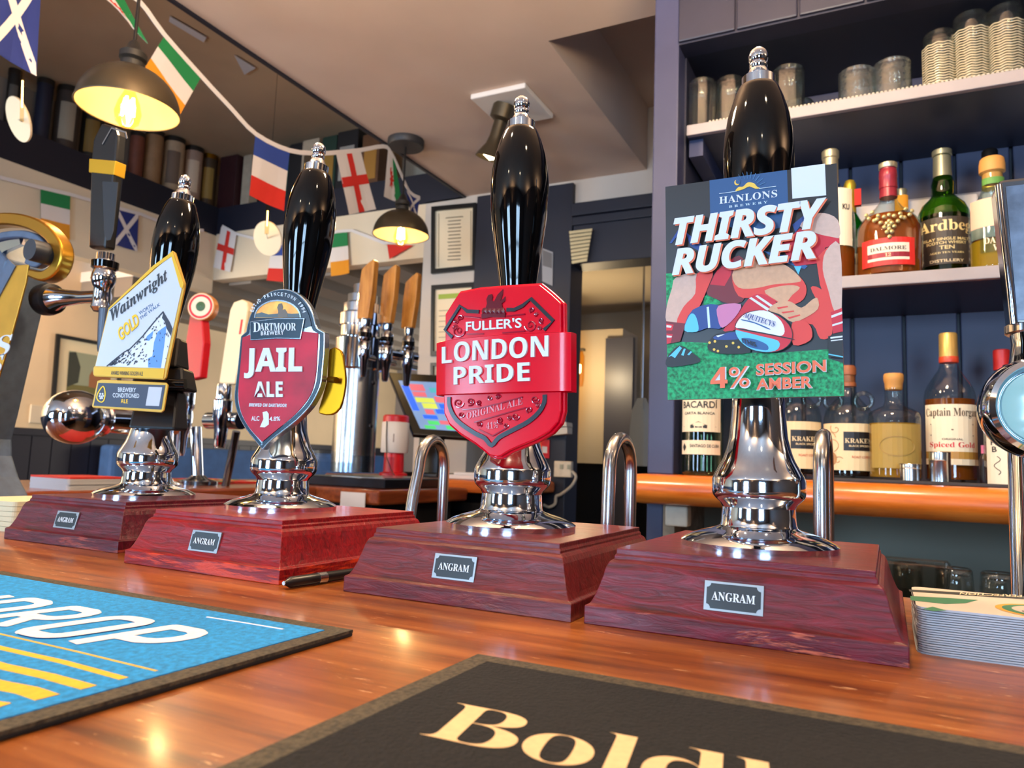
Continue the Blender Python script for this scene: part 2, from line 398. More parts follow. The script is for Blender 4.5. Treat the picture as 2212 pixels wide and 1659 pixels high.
for i, (x0, x1, z0, z1) in enumerate([(-1.96, -1.68, -.26, -.06), (-1.66, -1.38, -.26, -.06), (-1.96, -1.68, -.5, -.28), (-1.66, -1.38, -.5, -.28)]):
    d = obj('drawer', B().box(x0, x1, 2.635, 2.66, z0, z1), mat('black_drawer', (22, 22, 24), .4), t, bevel=.006)
    obj('handle', B().box(x0 + .06, x1 - .06, 2.62, 2.635, z1 - .055, z1 - .035), darkchrome, d)
for nm, x0, x1, z0, z1, m_, lab in [('price_tag', 962, 985, 1063, 1075, white, 'small white price tag on the black drawers under the till'), ('paper_note', 735, 790, 1065, 1100, mat('paper', (206, 204, 210), .8), 'loose white paper hanging below the side bar drip tray')]:
    q0 = onY(x0, z1, 2.63 if nm == 'price_tag' else 1.97); q1 = onY(x1, z0, 2.63 if nm == 'price_tag' else 1.97)
    tag(obj(nm, B().box(q0.x, q1.x, q0.y - .002, q0.y, q0.z, q1.z), m_), lab, 'tag' if nm == 'price_tag' else 'paper')

# ------------------------------------------------------------------ back bar on the right
t = thing('back_bar_cabinet', 'navy painted back bar cabinet with two open shelves of glasses and bottles', 'cabinet', (.4, 1.8, -1.05))
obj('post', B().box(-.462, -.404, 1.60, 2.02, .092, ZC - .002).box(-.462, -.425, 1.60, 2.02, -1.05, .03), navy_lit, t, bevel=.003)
obj('header', B().box(-.404, 1.4, 1.60, 1.66, 1.075, ZC - .002), navy, t)
for i in range(14):
    obj('header_board', B().box(-.404 + i * .13, -.404 + i * .13 + .126, 1.592, 1.60, 1.079, ZC - .004), navy, t, bevel=.003)
obj('inner_side', B().box(-.404, -.400, 1.66, 1.96, .092, 1.075), navy, t)
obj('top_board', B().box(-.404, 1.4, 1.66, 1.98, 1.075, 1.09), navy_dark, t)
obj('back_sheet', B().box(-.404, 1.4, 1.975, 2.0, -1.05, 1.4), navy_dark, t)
for i in range(16):
    x = -.392 + i * .112
    obj('back_board', B().box(x, x + .105, 1.960, 1.975, .09, 1.075), mat('back_board_lit', (56, 57, 80), .5, var=.12, vscale=6), t, bevel=.003)  # cabinet navy made paler, the light on the boards put into the colour
shelfw = mat('shelf_white_edge', (150, 142, 142), .6, var=.06, vscale=12)
for z0, z1 in ((.868, .893), (.486, .511)):
    s_ = obj('shelf', B().box(-.392, 1.4, 1.645, 1.96, z0, z1), navy, t)
    obj('shelf_edge', B().box(-.392, 1.4, 1.63, 1.645, z0, z1), shelfw, s_, bevel=.002)
    obj('shelf_bracket', B().box(-.392, -.36, 1.66, 1.95, z0 - .04, z0), navy_lit, s_)
b = B(); 
for i in range(150):
    x = -.34 + i * .0078
    b.lathe([(.0002, 0), (.0034, .0022), (.0026, .0052), (.0003, .0062)], 6, None, Tr(x, 1.638, .893))
b.box(-.345, .86, 1.640, 1.95, .893, .8955)
lo = obj('shelf_liner', b, mat('liner_white', (176, 168, 152), .6), t); lo['kind'] = 'stuff'
sp = obj('lit_brick_band', B().box(-.392, 1.0, 1.945, 1.958, .511, .765), mat('lit_band_joint', (150, 148, 156), .8), t)  # brick facing whitened as the lit band, stopping at the upper shelf's shadow edge
for r in range(4):
    for k in range(8):
        x = -.385 + k * .17 + (r % 2) * -.08; z = .515 + r * .062
        obj('brick', B().box(max(-.39, x), x + .162, 1.934 - random.random() * .004, 1.946, z, z + .057), mat('lit_white_brick', (222, 216, 218), .7, var=.08, vscale=20, bump=.3, bscale=60), sp, bevel=.005)
counterw = wood_mat('back_bar_wood', (168, 76, 18), (206, 108, 32), (226, 134, 52), (4, 40, 40), .28, .5, None, .1)
b = B(); prof = []
for i in range(9):
    a = PI / 2 + PI * i / 8; prof.append((1.53 + .031 * math.cos(a) * 1.0, .061 + .031 * math.sin(a)))
prof = [(1.96, .092)] + prof + [(1.96, .03)]
rings = []
for x, k in ((-.487, .45), (-.483, .75), (-.470, .95), (-.452, 1.0), (1.4, 1.0)):
    rings.append([(x, (1.72 + (y - 1.72) * (1 if k == 1 else (.985 if k > .9 else .96 if k > .7 else .93))), .061 + (z - .061) * k) for y, z in prof])
b.loft(rings)
tag(obj('back_bar_counter', b, counterw, smooth=35), 'thick orange wooden back bar top with rounded end under the spirit bottles', 'counter')
tag(obj('rubber_bar_mat', B().box(-.12, .205, 1.56, 1.80, .0925, .0985), mat('dark_rubber', (52, 50, 50), .7), bevel=.001), 'dark rubber strip mat under the spirit bottles on the back bar', 'bar mat')
t2 = t
obj('lower_shelf', B().box(-.42, 1.4, 1.36, 1.96, -.155, -.14), mat('dark_shelf', (92, 86, 78), .5), t2)
obj('lower_back_panel', B().box(-.42, 1.4, 1.90, 1.96, -.14, .03), mat('under_panel', (128, 126, 112), .8), t2)
obj('lower_end_panel', B().box(-.425, -.40, 1.60, 1.90, -.9, .03), mat('worn_cream_edge', (150, 132, 110), .8, var=.3, vscale=30), t2)
b = B().box(-.405, -.365, 1.57, 1.63, -.02, .028); q = onY(1465, 1130, 1.6)
tag(obj('socket_box', B().box(q.x - .02, q.x + .028, 1.565, 1.60, q.z - .005, .027), mat('old_cream_plastic', (206, 196, 176), .6, var=.1, vscale=30), bevel=.004), 'old cream socket box screwed under the back bar end', 'socket')

# ================================================================== HANDPUMPS
def base_wood(i, d, m_, l, wear, amount):
    """dark stained mahogany, open grain, worn through along the bottom moulding"""
    m = wood_mat('mahogany_%d' % i, d, m_, l, (26, 210, 150), .36, .12, None, .55, 1.4); nt = m.node_tree; bs = nt.nodes['Principled BSDF']; bs.inputs['Specular IOR Level'].default_value = .38
    col = bs.inputs['Base Color'].links[0].from_socket; tc = [n for n in nt.nodes if n.type == 'TEX_COORD'][0]
    sx = nt.nodes.new('ShaderNodeSeparateXYZ'); nt.links.new(tc.outputs['Object'], sx.inputs[0])
    lt = nt.nodes.new('ShaderNodeMath'); lt.operation = 'LESS_THAN'; lt.inputs[1].default_value = .0122; nt.links.new(sx.outputs[2], lt.inputs[0])
    mp = nt.nodes.new('ShaderNodeMapping'); mp.inputs['Scale'].default_value = (14, 14, 120); nt.links.new(tc.outputs['Object'], mp.inputs[0])
    n = nt.nodes.new('ShaderNodeTexNoise'); n.inputs['Scale'].default_value = 1.6; n.inputs['Detail'].default_value = 8; n.inputs['Roughness'].default_value = .65; nt.links.new(mp.outputs[0], n.inputs['Vector'])
    r = nt.nodes.new('ShaderNodeValToRGB'); r.color_ramp.elements[0].position = .60 - amount; r.color_ramp.elements[1].position = .68 - amount; nt.links.new(n.outputs[0], r.inputs[0])
    mu = nt.nodes.new('ShaderNodeMath'); mu.operation = 'MULTIPLY'; nt.links.new(r.outputs[0], mu.inputs[0]); nt.links.new(lt.outputs[0], mu.inputs[1])
    mx = nt.nodes.new('ShaderNodeMixRGB'); mx.inputs[2].default_value = lin(wear); nt.links.new(mu.outputs[0], mx.inputs[0]); nt.links.new(col, mx.inputs[1]); nt.links.new(mx.outputs[0], bs.inputs['Base Color'])
    return m
basewood = [base_wood(0, (52, 4, 18), (84, 10, 28), (108, 22, 40), (150, 60, 46), .06), base_wood(1, (96, 2, 10), (134, 6, 18), (160, 14, 24), (206, 56, 22), .12),
            base_wood(2, (72, 8, 12), (104, 18, 22), (126, 32, 32), (130, 56, 44), .04), base_wood(3, (66, 2, 14), (100, 8, 26), (128, 22, 42), (190, 92, 62), .03)]
H0 = .0491; BW, BD = .19, .2234
BASE_PROF = [(0, 0), (0, .0118), (.0028, .0132), (.0045, .0165), (.0068, .0225), (.0090, .0300), (.0105, .0362), (.0122, .0400), (.0140, .0416), (.0150, .0420), (.0150, .0445), (.0161, .0452), (.0161, H0)]
PUMPS = [dict(c=(-.7758, .6087), r=.0042, foot=(313, 1066), Y=.590, top=(403, 366)),
         dict(c=(-.5251, .5722), r=-.0126, foot=(607, 1102), Y=.580, top=(690, 320)),
         dict(c=(-.2807, .5818), r=0.0, foot=(1103, 1145), Y=.572, top=(1127, 212)),
         dict(c=(-.0821, .5845), r=-.0067, foot=(1638, 1178), Y=.573, top=(1638, 98))]
# profiles traced on the two nearest pumps, as (radius, height above the wooden base)
p4 = onZ(1638, 1178, H0); Y4 = .573; X4 = onY(1638, 1178, Y4); k4 = depth(X4) / F_PX
zf = lambda y: onY(1638, y, Y4).z
PILLAR_PX = [(1174, 162), (1166, 163), (1160, 154), (1152, 138), (1146, 120), (1140, 99), (1135, 84), (1132, 80), (1129, 79.5), (1126, 78), (1106, 77), (1092, 75.5), (1083, 80), (1075, 89), (1068, 95), (1062, 97), (1055, 97.5), (1033, 97.5), (1027, 95.5), (1022, 93.5), (1009, 86), (991, 76), (972, 69), (942, 61.5), (905, 58), (880, 56), (862, 55.5), (850, 52)]
z0 = zf(1178)
PILLAR = [(h * k4, max(0, zf(y) - z0)) for y, h in PILLAR_PX]
PILLAR = [(PILLAR[0][0], 0)] + PILLAR
HTOP = .385
HAN_PX = [(379, 78), (358, 78), (322, 77.5), (286, 74.6), (250.6, 68), (215, 56.5), (195, 48), (186, 43.5), (184, 40)]
HAN = [(h * k4, zf(y) - z0) for y, h in HAN_PX]
Y3 = .572; X3 = onY(1103, 1145, Y3); k3 = depth(X3) / F_PX; z3 = onY(1115, 1145, Y3).z
HLOW = [(.0125, PILLAR[-1][1] - .006), (.0140, PILLAR[-1][1] + .004)] + [(h * k3 * 1.04, onY(1115, y, Y3).z - z3) for y, h in ((640, 38), (614, 40.5), (578, 46), (528, 54), (477, 61), (440, 63.5))]
HAN = HLOW + [q for q in HAN if q[1] > HLOW[-1][1] + .012]
zs_ = HAN[-1][1]
FIN_PX = [(184, 37), (165, 37), (163, 34), (160, 28), (150, 22), (145, 18.5), (141, 20.5), (136, 20.5), (133, 18), (131, 19.5), (127, 21.5), (118, 22), (109, 19), (102, 12), (98.5, 2)]
FIN = [(h * k4, zf(y) - z0) for y, h in FIN_PX]
def pump_point(P, z):
    """a point of the pump's axis at height z above the wooden base"""
    f, t_, zp = P['F'], P['T'], PILLAR[-1][1]
    if z <= zp: return f + Vector((0, 0, z))
    return f + Vector((0, 0, zp)) + (t_ - f - Vector((0, 0, zp))) * ((z - zp) / (FIN[-1][1] - zp))
PLABEL = ['handpump with purple-brown base holding the white mountain pump clip, furthest left', 'handpump with bright red wooden base holding the dark red rounded shield clip',
          'handpump with reddish-brown base holding the bright red eight-sided shield clip', 'nearest handpump, rightmost, with the rugby picture clip on its neck']
for i, P in enumerate(PUMPS):
    fx = onY(P['foot'][0], P['foot'][1], P['Y']); P['F'] = Vector((fx.x, P['Y'], H0)); tp = onY(*P['top'], P['Y'])
    P['T'] = Vector((tp.x, P['Y'], H0 + FIN[-1][1]))
    t = thing('beer_handpump', PLABEL[i], 'handpump', (P['c'][0], P['c'][1], 0), P['r'], 'beer handpumps on the bar'); P['t'] = t
    R = ROOTM[t.name]
    b = B(); rings = []
    for ins, z in BASE_PROF:
        hw, hd = BW / 2 - ins, BD / 2 - ins
        rings.append([R @ Vector(p) for p in ((-hw, -hd, z), (hw, -hd, z), (hw, hd, z), (-hw, hd, z))])
    b.loft(rings); wb = obj('wooden_base', b, basewood[i], t, bevel=.0007)
    # name plate on the sloping front
    tilt = math.atan2(.0045, .0197); M_ = R @ Tr(0, -BD / 2 + .0072, .0262) @ Matrix.Rotation(-tilt, 4, 'X')
    px = lambda x, z, o=0.0: M_ @ Vector((x, -.0008 - o, z))
    pl = obj('name_plate', B().prism([px(-.0178, -.0090), px(.0178, -.0090), px(.0178, .0090), px(-.0178, .0090)], M_.to_3x3() @ Vector((0, .0015, 0))), mat('plate_silver', (150, 154, 156), .38, .6), t, bevel=.0002)
    w_, h_, r_ = .0163, .0076, .0026; pts = []
    for sx, sz, a0 in ((1, 1, 180), (-1, 1, 270), (-1, -1, 0), (1, -1, 90)):
        arc = [(sx * w_ + r_ * math.cos(math.radians(a)) , sz * h_ + r_ * math.sin(math.radians(a))) for a in range(a0, a0 + 91, 22)]
        pts += arc[::-1] if True else arc
    obj('plate_panel', B().prism([px(x, z, .0002) for x, z in pts], M_.to_3x3() @ Vector((0, .0003, 0))), mat('plate_black', (20, 24, 26), .35), pl)
    b = B(); put_text(b, serif('ANGRAM'), px(-.0130, -.0026, .0004), px(.0130, -.0026, .0004), px(-.0130, .0026, .0004), M_.to_3x3() @ Vector((0, -1, 0)), mat('plate_letters', (226, 230, 232), .4), .0002)
    obj('lettering', b, None, pl)
    # chrome pillar, black handle, chrome ferrule and finial
    obj('pillar', B().lathe(PILLAR, 64, None, Tr(P['F'])), chrome, t, smooth=32)
    zp = PILLAR[-1][1]; A0 = pump_point(P, zp); ax = (P['T'] - A0).normalized()
    q = ax.to_track_quat('Z', 'Y').to_matrix().to_4x4()
    TT = Tr(A0) @ q @ Tr(0, 0, -zp)
    obj('handle', B().lathe(HAN, 56, None, TT), black_gloss, t, smooth=40)
    fe = obj('finial', B().lathe(FIN, 40, None, TT), chrome, t, smooth=38)
# swan neck spouts behind the pumps
for i, (lx, lean, ztop) in enumerate([(-.715, .012, .135), (-.487, .020, .128), (-.247, .004, .134), (-.0485, 0, .140)]):
    ya, yb = .716, .792; path = [(lx, ya, .0), (lx, ya + lean * .5, .06)]
    yc = (ya + yb + lean) / 2; rr = (yb - ya - lean) / 2
    path += [(lx, yc - rr * math.cos(a), ztop - .034 + .034 * math.sin(a)) for a in [PI * k / 12 for k in range(13)]] + [(lx, yb, .03), (lx, yb, .012)]
    obj('swan_neck', B().tube(path, .0068, 14), steel, PUMPS[i]['t'], smooth=60)

# ================================================================== PUMP CLIPS
class Panel:
    """an upright plane in the scene on which traced outlines are laid"""
    def __init__(s, P, zmid, off, theta, zoom):
        s.N = Vector((math.sin(theta), -math.cos(theta), 0)); s.p = pump_point(P, zmid) + s.N * off; s.zoom = zoom
    def pt(s, x, y, lift=0.0):
        ox, oy, k = s.zoom; return onP(ox + x / k, oy + y / k, s.p, s.N) + s.N * lift
    def pts(s, L, lift=0.0): return [s.pt(x, y, lift) for x, y in L]
    def text(s, b, txt, x0, y0, x1, y1, h, m, lift=0.0, thick=0.0, skew=0.0, **k):
        put_text(b, txt, s.pt(x0, y0), s.pt(x1, y1), s.pt(x0 + skew, y0 - h), s.N, m, thick, lift, **k)
def smooth_poly(pts, n=3, closed=True):
    """Catmull-Rom through points"""
    P = [Vector((x, y)) for x, y in pts]; out = []; L = len(P)
    for i in range(L if closed else L - 1):
        if closed: a, b_, c, d = P[i - 1], P[i], P[(i + 1) % L], P[(i + 2) % L]
        else: a, b_, c, d = P[max(i - 1, 0)], P[i], P[i + 1], P[min(i + 2, L - 1)]
        for k in range(n):
            t = k / n
            out.append(.5 * ((2 * b_) + (c - a) * t + (2 * a - 5 * b_ + 4 * c - d) * t * t + (3 * b_ - a - 3 * c + d) * t ** 3))
    if not closed: out.append(P[-1])
    return [(p.x, p.y) for p in out]
def inset(pts, d):
    """offset a polygon inwards by d (in the units of pts)"""
    P = [Vector((x, y)) for x, y in pts]; n = len(P)
    area = sum(P[i].x * P[(i + 1) % n].y - P[(i + 1) % n].x * P[i].y for i in range(n)); sg = 1 if area > 0 else -1; out = []
    for i in range(n):
        e1 = (P[i] - P[i - 1]).normalized(); e2 = (P[(i + 1) % n] - P[i]).normalized()
        n1 = Vector((-e1.y, e1.x)) * sg; n2 = Vector((-e2.y, e2.x)) * sg; q = n1 + n2
        if q.length < 1e-6: q = n1
        q = q / max(q.length_squared, .7) * 2 if False else q / max(.5, (1 + n1.dot(n2)))
        out.append((P[i].x + q.x * d, P[i].y + q.y * d))
    return out
def ell(cx, cy, rx, ry, rot=0.0, n=28, a0=0, a1=360):
    c, s = math.cos(math.radians(rot)), math.sin(math.radians(rot)); out = []
    for i in range(n + (0 if a1 - a0 == 360 else 1)):
        a = math.radians(a0 + (a1 - a0) * i / n); x, y = rx * math.cos(a), ry * math.sin(a); out.append((cx + c * x - s * y, cy + s * x + c * y))
    return out
def bracket(t, P, pan, zmid, off, m, h=.03, w=.018):
    a = pump_point(P, zmid); X = Vector((0, 0, 1)).cross(pan.N)
    c = [a + X * sx * w + Vector((0, 0, sz * h)) + pan.N * .006 for sx, sz in ((-1, -1), (1, -1), (1, 1), (-1, 1))]
    obj('bracket', B().prism(c, pan.N * (off - .007)), m, t, bevel=.002)
L1 = .00016
# ---------------------------------------------------------------- clip with the rugby picture
P = PUMPS[3]; pan = Panel(P, .20, .038, math.radians(-3), (1420, 330, 3.016)); N = pan.N
t = thing('pump_clip', 'rectangular pump clip with a rugby scrum picture on green grass and slanted white lettering', 'pump clip', pan.pt(640, 1600)); 
OUT = [(52, 222), (1168, 68), (1218, 1585), (68, 1610)]
obj('board', B().prism(pan.pts(OUT), -N * .003, mat('clip_black', (18, 20, 24), .4), None, mat('clip_edge', (150, 120, 100), .7)), None, t)
bracket(t, P, pan, .20, .035, black_plastic)
skin = mat('print_skin', (206, 158, 122), .6, var=.06, vscale=300); skin2 = mat('print_pale_skin', (204, 170, 152), .6, var=.05, vscale=300); coral = mat('print_coral', (214, 58, 48), .5); maroon = mat('print_maroon', (112, 20, 34), .5); crim = mat('print_crimson', (196, 22, 44), .5)
cyan = mat('print_cyan', (86, 186, 216), .5); dblue = mat('print_dark_blue', (26, 62, 130), .5); pink = mat('print_pink', (196, 116, 156), .5); yel = mat('print_yellow', (226, 186, 70), .5); ltblue = mat('print_pale_blue', (196, 218, 232), .5)
def art(name, layers, k0):
    b = B()
    for k, (pts, m) in enumerate(layers): b.poly(pan.pts(pts, L1 * (k0 + k * .25)), m)
    return obj(name, b, None, t, recalc=False)
art('grass_print', [([(63, 1240), (165, 1232), (350, 1240), (520, 1300), (760, 1305), (1115, 1280), (1115, 1340), (1211, 1370), (1217.5, 1584.5), (68, 1609)], greenp), ([(57, 787), (122, 785), (135, 830), (60, 1020)], greenp), ([(305, 935), (340, 920), (430, 985), (300, 1000)], greenp)], 1)
art('logo_panel', [([(340, 180.5), (845, 112), (852, 330), (830, 480), (600, 540), (345, 425)], mat('print_navy_blue', (24, 74, 122), .5))], 1)
art('figure_print', [
    ([(80, 590), (135, 505), (148, 520), (95, 590)], dblue), ([(190, 520), (290, 600), (270, 640), (215, 610)], dblue), ([(880, 470), (960, 405), (970, 430), (900, 520)], dblue), ([(690, 640), (870, 680), (980, 740), (960, 760), (780, 700)], bluep), ([(890, 740), (940, 740), (920, 795)], cyan),
    (smooth_poly([(930, 480), (1010, 410), (1090, 395), (1176, 440), (1183, 560), (1050, 530)]), skin2), ([(800, 610), (930, 495), (1060, 535), (1186, 560), (1188, 590), (1095, 620), (1060, 720), (900, 740)], crim),
    ([(1035, 690), (1100, 625), (1150, 600), (1160, 1040), (1130, 1050), (1060, 860)], coral), (smooth_poly([(1100, 640), (1189, 600), (1202, 1012), (1155, 1035), (1115, 900), (1078, 760)]), skin2),
    (smooth_poly([(1000, 880), (1060, 885), (1130, 970), (1140, 1180), (1062, 1212), (1012, 1120), (880, 1112), (930, 1050), (1040, 990)]), coral),
    ([(1130, 1040), (1204, 1012), (1209, 1165), (1146, 1180)], crim), ([(1134, 1062), (1205, 1036), (1205, 1052), (1136, 1078)], white), ([(1140, 1120), (1208, 1100), (1208, 1112), (1141, 1132)], white),
    (smooth_poly([(318, 905), (390, 770), (470, 700), (560, 690), (575, 940), (490, 985), (400, 960)]), maroon), ([(390, 770), (500, 690), (480, 800), (440, 870), (345, 860)], crim),
    (smooth_poly([(488, 800), (560, 705), (700, 690), (850, 745), (955, 840), (972, 915), (930, 975), (820, 1000), (765, 965), (640, 948), (530, 935)]), coral),
    (smooth_poly([(490, 795), (560, 702), (700, 688), (850, 742), (940, 830), (880, 850), (760, 860), (640, 885), (530, 880)]), skin), (smooth_poly([(700, 900), (850, 865), (930, 880), (880, 930), (830, 985), (770, 960)]), skin),
    (smooth_poly([(430, 1160), (520, 1060), (600, 950), (680, 922), (775, 975), (740, 1030), (600, 1040), (520, 1150)]), crim), ([(600, 950), (615, 943), (735, 1020), (720, 1032)], white), ([(640, 936), (655, 930), (760, 1000), (748, 1012)], white),
    (smooth_poly([(725, 1025), (790, 975), (870, 972), (940, 1012), (1010, 960), (1045, 950), (1048, 1020), (960, 1080), (880, 1105), (800, 1055)]), skin), ([(780, 1010), (850, 1000), (855, 1008), (790, 1022)], coral), ([(810, 1040), (890, 1030), (895, 1038), (820, 1050)], coral), ([(850, 1075), (930, 1055), (935, 1063), (862, 1085)], coral),
    (smooth_poly([(125, 815), (265, 790), (252, 920), (180, 1000), (130, 1108), (62, 1100), (66, 1000), (98, 890)]), skin2), (smooth_poly([(262, 790), (365, 775), (330, 885), (270, 1020), (205, 1112), (130, 1110), (175, 1005), (250, 920)]), coral),
    ([(61, 1100), (188, 1115), (152, 1232), (65, 1250)], maroon), ([(62, 1115), (110, 1122), (100, 1160), (63, 1160)], redp), ([(64, 1180), (104, 1184), (92, 1240), (66, 1248)], crim), ([(64, 1125), (98, 1130), (94, 1142), (64, 1140)], white), ([(65, 1192), (100, 1196), (97, 1206), (65, 1206)], white),
    (smooth_poly([(180, 1160), (235, 1025), (400, 995), (430, 1140), (330, 1145), (270, 1165)]), dblue), (smooth_poly([(180, 1160), (215, 1060), (250, 1060), (272, 1130), (262, 1168)]), cyan), ([(325, 1008), (340, 1006), (350, 1142), (335, 1145)], ltblue), (smooth_poly([(402, 1000), (548, 990), (510, 1075), (430, 1143), (400, 1090)]), pink),
    (smooth_poly([(70, 1395), (72, 1330), (150, 1258), (240, 1310), (288, 1360), (200, 1385)]), mat('print_black', (14, 14, 18), .5)), ([(75, 1335), (150, 1262), (165, 1275), (120, 1340), (95, 1325)], cyan), ([(160, 1320), (178, 1278), (190, 1280), (176, 1325)], cyan), ([(200, 1318), (222, 1295), (232, 1300), (212, 1322)], cyan),
    (smooth_poly([(335, 1250), (385, 1185), (520, 1165), (565, 1240), (610, 1305), (420, 1312), (345, 1290)]), MATS['print_black']), (smooth_poly([(375, 1200), (520, 1168), (545, 1215), (400, 1222)]), dblue), ([(385, 1195), (445, 1185), (400, 1205)], white),
    ] + [(ell(x, y, 9, 9, n=8), yel) for x, y in ((345, 1240), (380, 1232), (375, 1285), (455, 1265), (498, 1243), (535, 1270), (400, 1295))] + [
    (smooth_poly([(880, 1120), (960, 1100), (1008, 1150), (1000, 1225), (890, 1256)]), coral), ([(1115, 1200), (1210, 1170), (1213, 1340), (1120, 1335)], MATS['print_black']), ([(1130, 1205), (1209, 1195), (1209, 1206), (1131, 1216)], white), ([(1133, 1225), (1210, 1217), (1210, 1224), (1134, 1232)], white), ([(1118, 1312), (1213, 1330), (1213, 1338), (1118, 1320)], cyan)], 3)
art('ball_print', [(ell(700, 1170, 192, 134, 14), MATS['print_black']), (ell(700, 1170, 187, 129, 14), crim), (smooth_poly([(516, 1140), (560, 1070), (640, 1038), (730, 1040), (810, 1100), (835, 1170), (800, 1200), (680, 1180), (570, 1150)]), mat('print_ball_white', (222, 222, 226), .5)), (smooth_poly([(516, 1165), (560, 1170), (680, 1200), (795, 1232), (790, 1285), (720, 1303), (620, 1285), (545, 1230)]), cyan), (smooth_poly([(555, 1215), (640, 1220), (720, 1255), (725, 1290), (660, 1285), (590, 1262)]), bluep), (smooth_poly([(545, 1150), (700, 1178), (880, 1215), (880, 1222), (700, 1186), (545, 1158)]), ink), (smooth_poly([(560, 1092), (640, 1110), (735, 1150), (730, 1156), (640, 1118), (560, 1098)]), bluep)], 22)
art('code_sticker', [([(872, 102), (1092, 72), (1100, 278), (880, 300)], white)], 2)
sun_ = [(smooth_poly([(510, 252), (530, 225), (560, 222), (590, 195), (630, 200), (650, 222), (670, 232), (640, 236), (600, 222), (560, 240)]), yel), (ell(520, 196, 18, 18, n=16), yel), (ell(527, 190, 16, 16, n=16), MATS['print_navy_blue'])]
for a in range(-150, -20, 14):
    r0, r1 = 75, 120; ca, sa = math.cos(math.radians(a)), math.sin(math.radians(a)); sun_.append(([(592 + r0 * ca, 245 + r0 * sa), (592 + r1 * ca, 245 + r1 * sa), (592 + r1 * ca + 3, 245 + r1 * sa + 2), (592 + r0 * ca + 3, 245 + r0 * sa + 2)], mat('print_ray_blue', (60, 116, 160), .5)))
sun_ += [([(405, 268), (520, 253), (520, 256), (405, 271)], ltblue), ([(665, 235), (775, 220), (775, 223), (665, 238)], ltblue)]
art('logo_print', sun_, 4)
b = B(); pan.text(b, serif('HANLONS'), 405, 336, 782, 290, 46, white, L1 * 4, spacing=1.05); pan.text(b, serif('BREWERY'), 468, 361, 718, 330, 15, ltblue, L1 * 4, spacing=1.7)
obj('lettering', b, None, t)
for nm, m_, dx, dy, lf in (('lettering_shadow', orange, 9, 7, 30), ('lettering', white, 0, 0, 33)):
    b = B()
    pan.text(b, sansbi('THIRSTY'), 118 + dx, 618 + dy, 1112 + dx, 500 + dy, 178, m_, L1 * lf, offset=.022, spacing=.96, norm=.022)
    pan.text(b, sansbi('RUCKER'), 108 + dx, 812 + dy, 1045 + dx, 700 + dy, 172, m_, L1 * lf, offset=.022, spacing=.98)
    obj(nm, b, None, t)
for nm, m_, dx, dy, lf, of in (('lettering_outline', white, 4, 4, 30, .022), ('lettering', orange, 0, 0, 33, .0)):
    b = B(); pan.text(b, sansbi('4%'), 358 + dx, 1543 + dy, 610 + dx, 1530 + dy, 136, m_, L1 * lf, offset=of + .004, norm=.004)
    pan.text(b, plain('SESSION'), 652 + dx * .4, 1457 + dy * .4, 1104 + dx * .4, 1431 + dy * .4, 74, m_, L1 * lf, offset=of + .012, spacing=1.04, norm=.012); pan.text(b, plain('AMBER'), 655 + dx * .4, 1549 + dy * .4, 1015 + dx * .4, 1535 + dy * .4, 72, m_, L1 * lf, offset=of + .012, spacing=1.04, norm=.012)
    obj(nm, b, None, t)
b2 = B()
put_text(b2, serif('AQUITECYS'), pan.pt(565, 1085), pan.pt(765, 1150), pan.pt(580, 1045), N, dblue, 0, L1 * 31)
put_text(b2, plain('ITHIS'), pan.pt(565, 1245), pan.pt(655, 1272), pan.pt(560, 1215), N, ink, 0, L1 * 31)
obj('ball_lettering', b2, None, t)

# ---------------------------------------------------------------- red eight-sided shield clip
P = PUMPS[2]; pan = Panel(P, .17, .044, math.radians(-7), (930, 590, 3.95)); N = pan.N; XA = Vector((0, 0, 1)).cross(N) * -1
t = thing('pump_clip', 'glossy bright red shield pump clip with raised white lettering on a wide band', 'pump clip', pan.pt(560, 1590))
cx_ = pan.pt(640, 800)
def bow(p):
    u = (p - cx_).dot(XA); return p - N * (u * u * .55)
SH = [(245, 150), (420, 116), (640, 98), (800, 88), (940, 80), (1045, 165), (1140, 255), (1142, 600), (1142, 1000), (1140, 1180), (1112, 1285), (1040, 1368), (920, 1438), (790, 1490), (690, 1535), (612, 1584), (570, 1589), (505, 1572), (440, 1515), (380, 1468), (250, 1385), (155, 1300), (108, 1200), (105, 1060), (112, 800), (118, 560), (118, 350), (180, 250)]
b = B(); b.prism(pan.pts(SH, -.006), N * .005); b.prism(pan.pts(inset(SH, 18), -.001), N * .003)
obj('shield', b, red, t, bevel=.0012)
b = B(); rings = []
for k in range(25):
    u = k / 24; x = 62 + (1213 - 62) * u; yt = np.interp(x, [62, 200, 400, 640, 900, 1214], [595, 572, 552, 532, 518, 506]); yb_ = np.interp(x, [58, 200, 400, 640, 900, 1212], [1048, 1042, 1036, 1028, 1022, 1014])
    e_ = .0012 if 0 < k < 24 else .0030
    rings.append([pan.pt(x, yt, -.004), pan.pt(x, yt, .006 - e_), pan.pt(x, yt + 6, .006 if 0 < k < 24 else .0045), pan.pt(x, yb_ - 6, .006 if 0 < k < 24 else .0045), pan.pt(x, yb_, .006 - e_), pan.pt(x, yb_, -.004)])
b.loft(rings); obj('band', b, red, t, warp=bow, smooth=35)
bracket(t, P, pan, .17, .036, black_plastic)
b = B()
clb = mat('clip_black_line', (16, 22, 30), .25)
for L in ([(205, 552), (140, 490), (270, 285), (330, 330), (430, 335)], [(665, 318), (730, 318), (800, 285), (872, 225), (1062, 412), (985, 490)]):
    obj('black_outline', B().ribbon(pan.pts(L, .002), [.0030] * len(L), N, None, .0012), clb, t)
L = smooth_poly([(176, 1060), (178, 1130), (215, 1220), (280, 1290), (400, 1370), (480, 1410), (538, 1470), (600, 1405), (720, 1340), (850, 1270), (940, 1190), (985, 1110), (990, 1040)], 3, False)
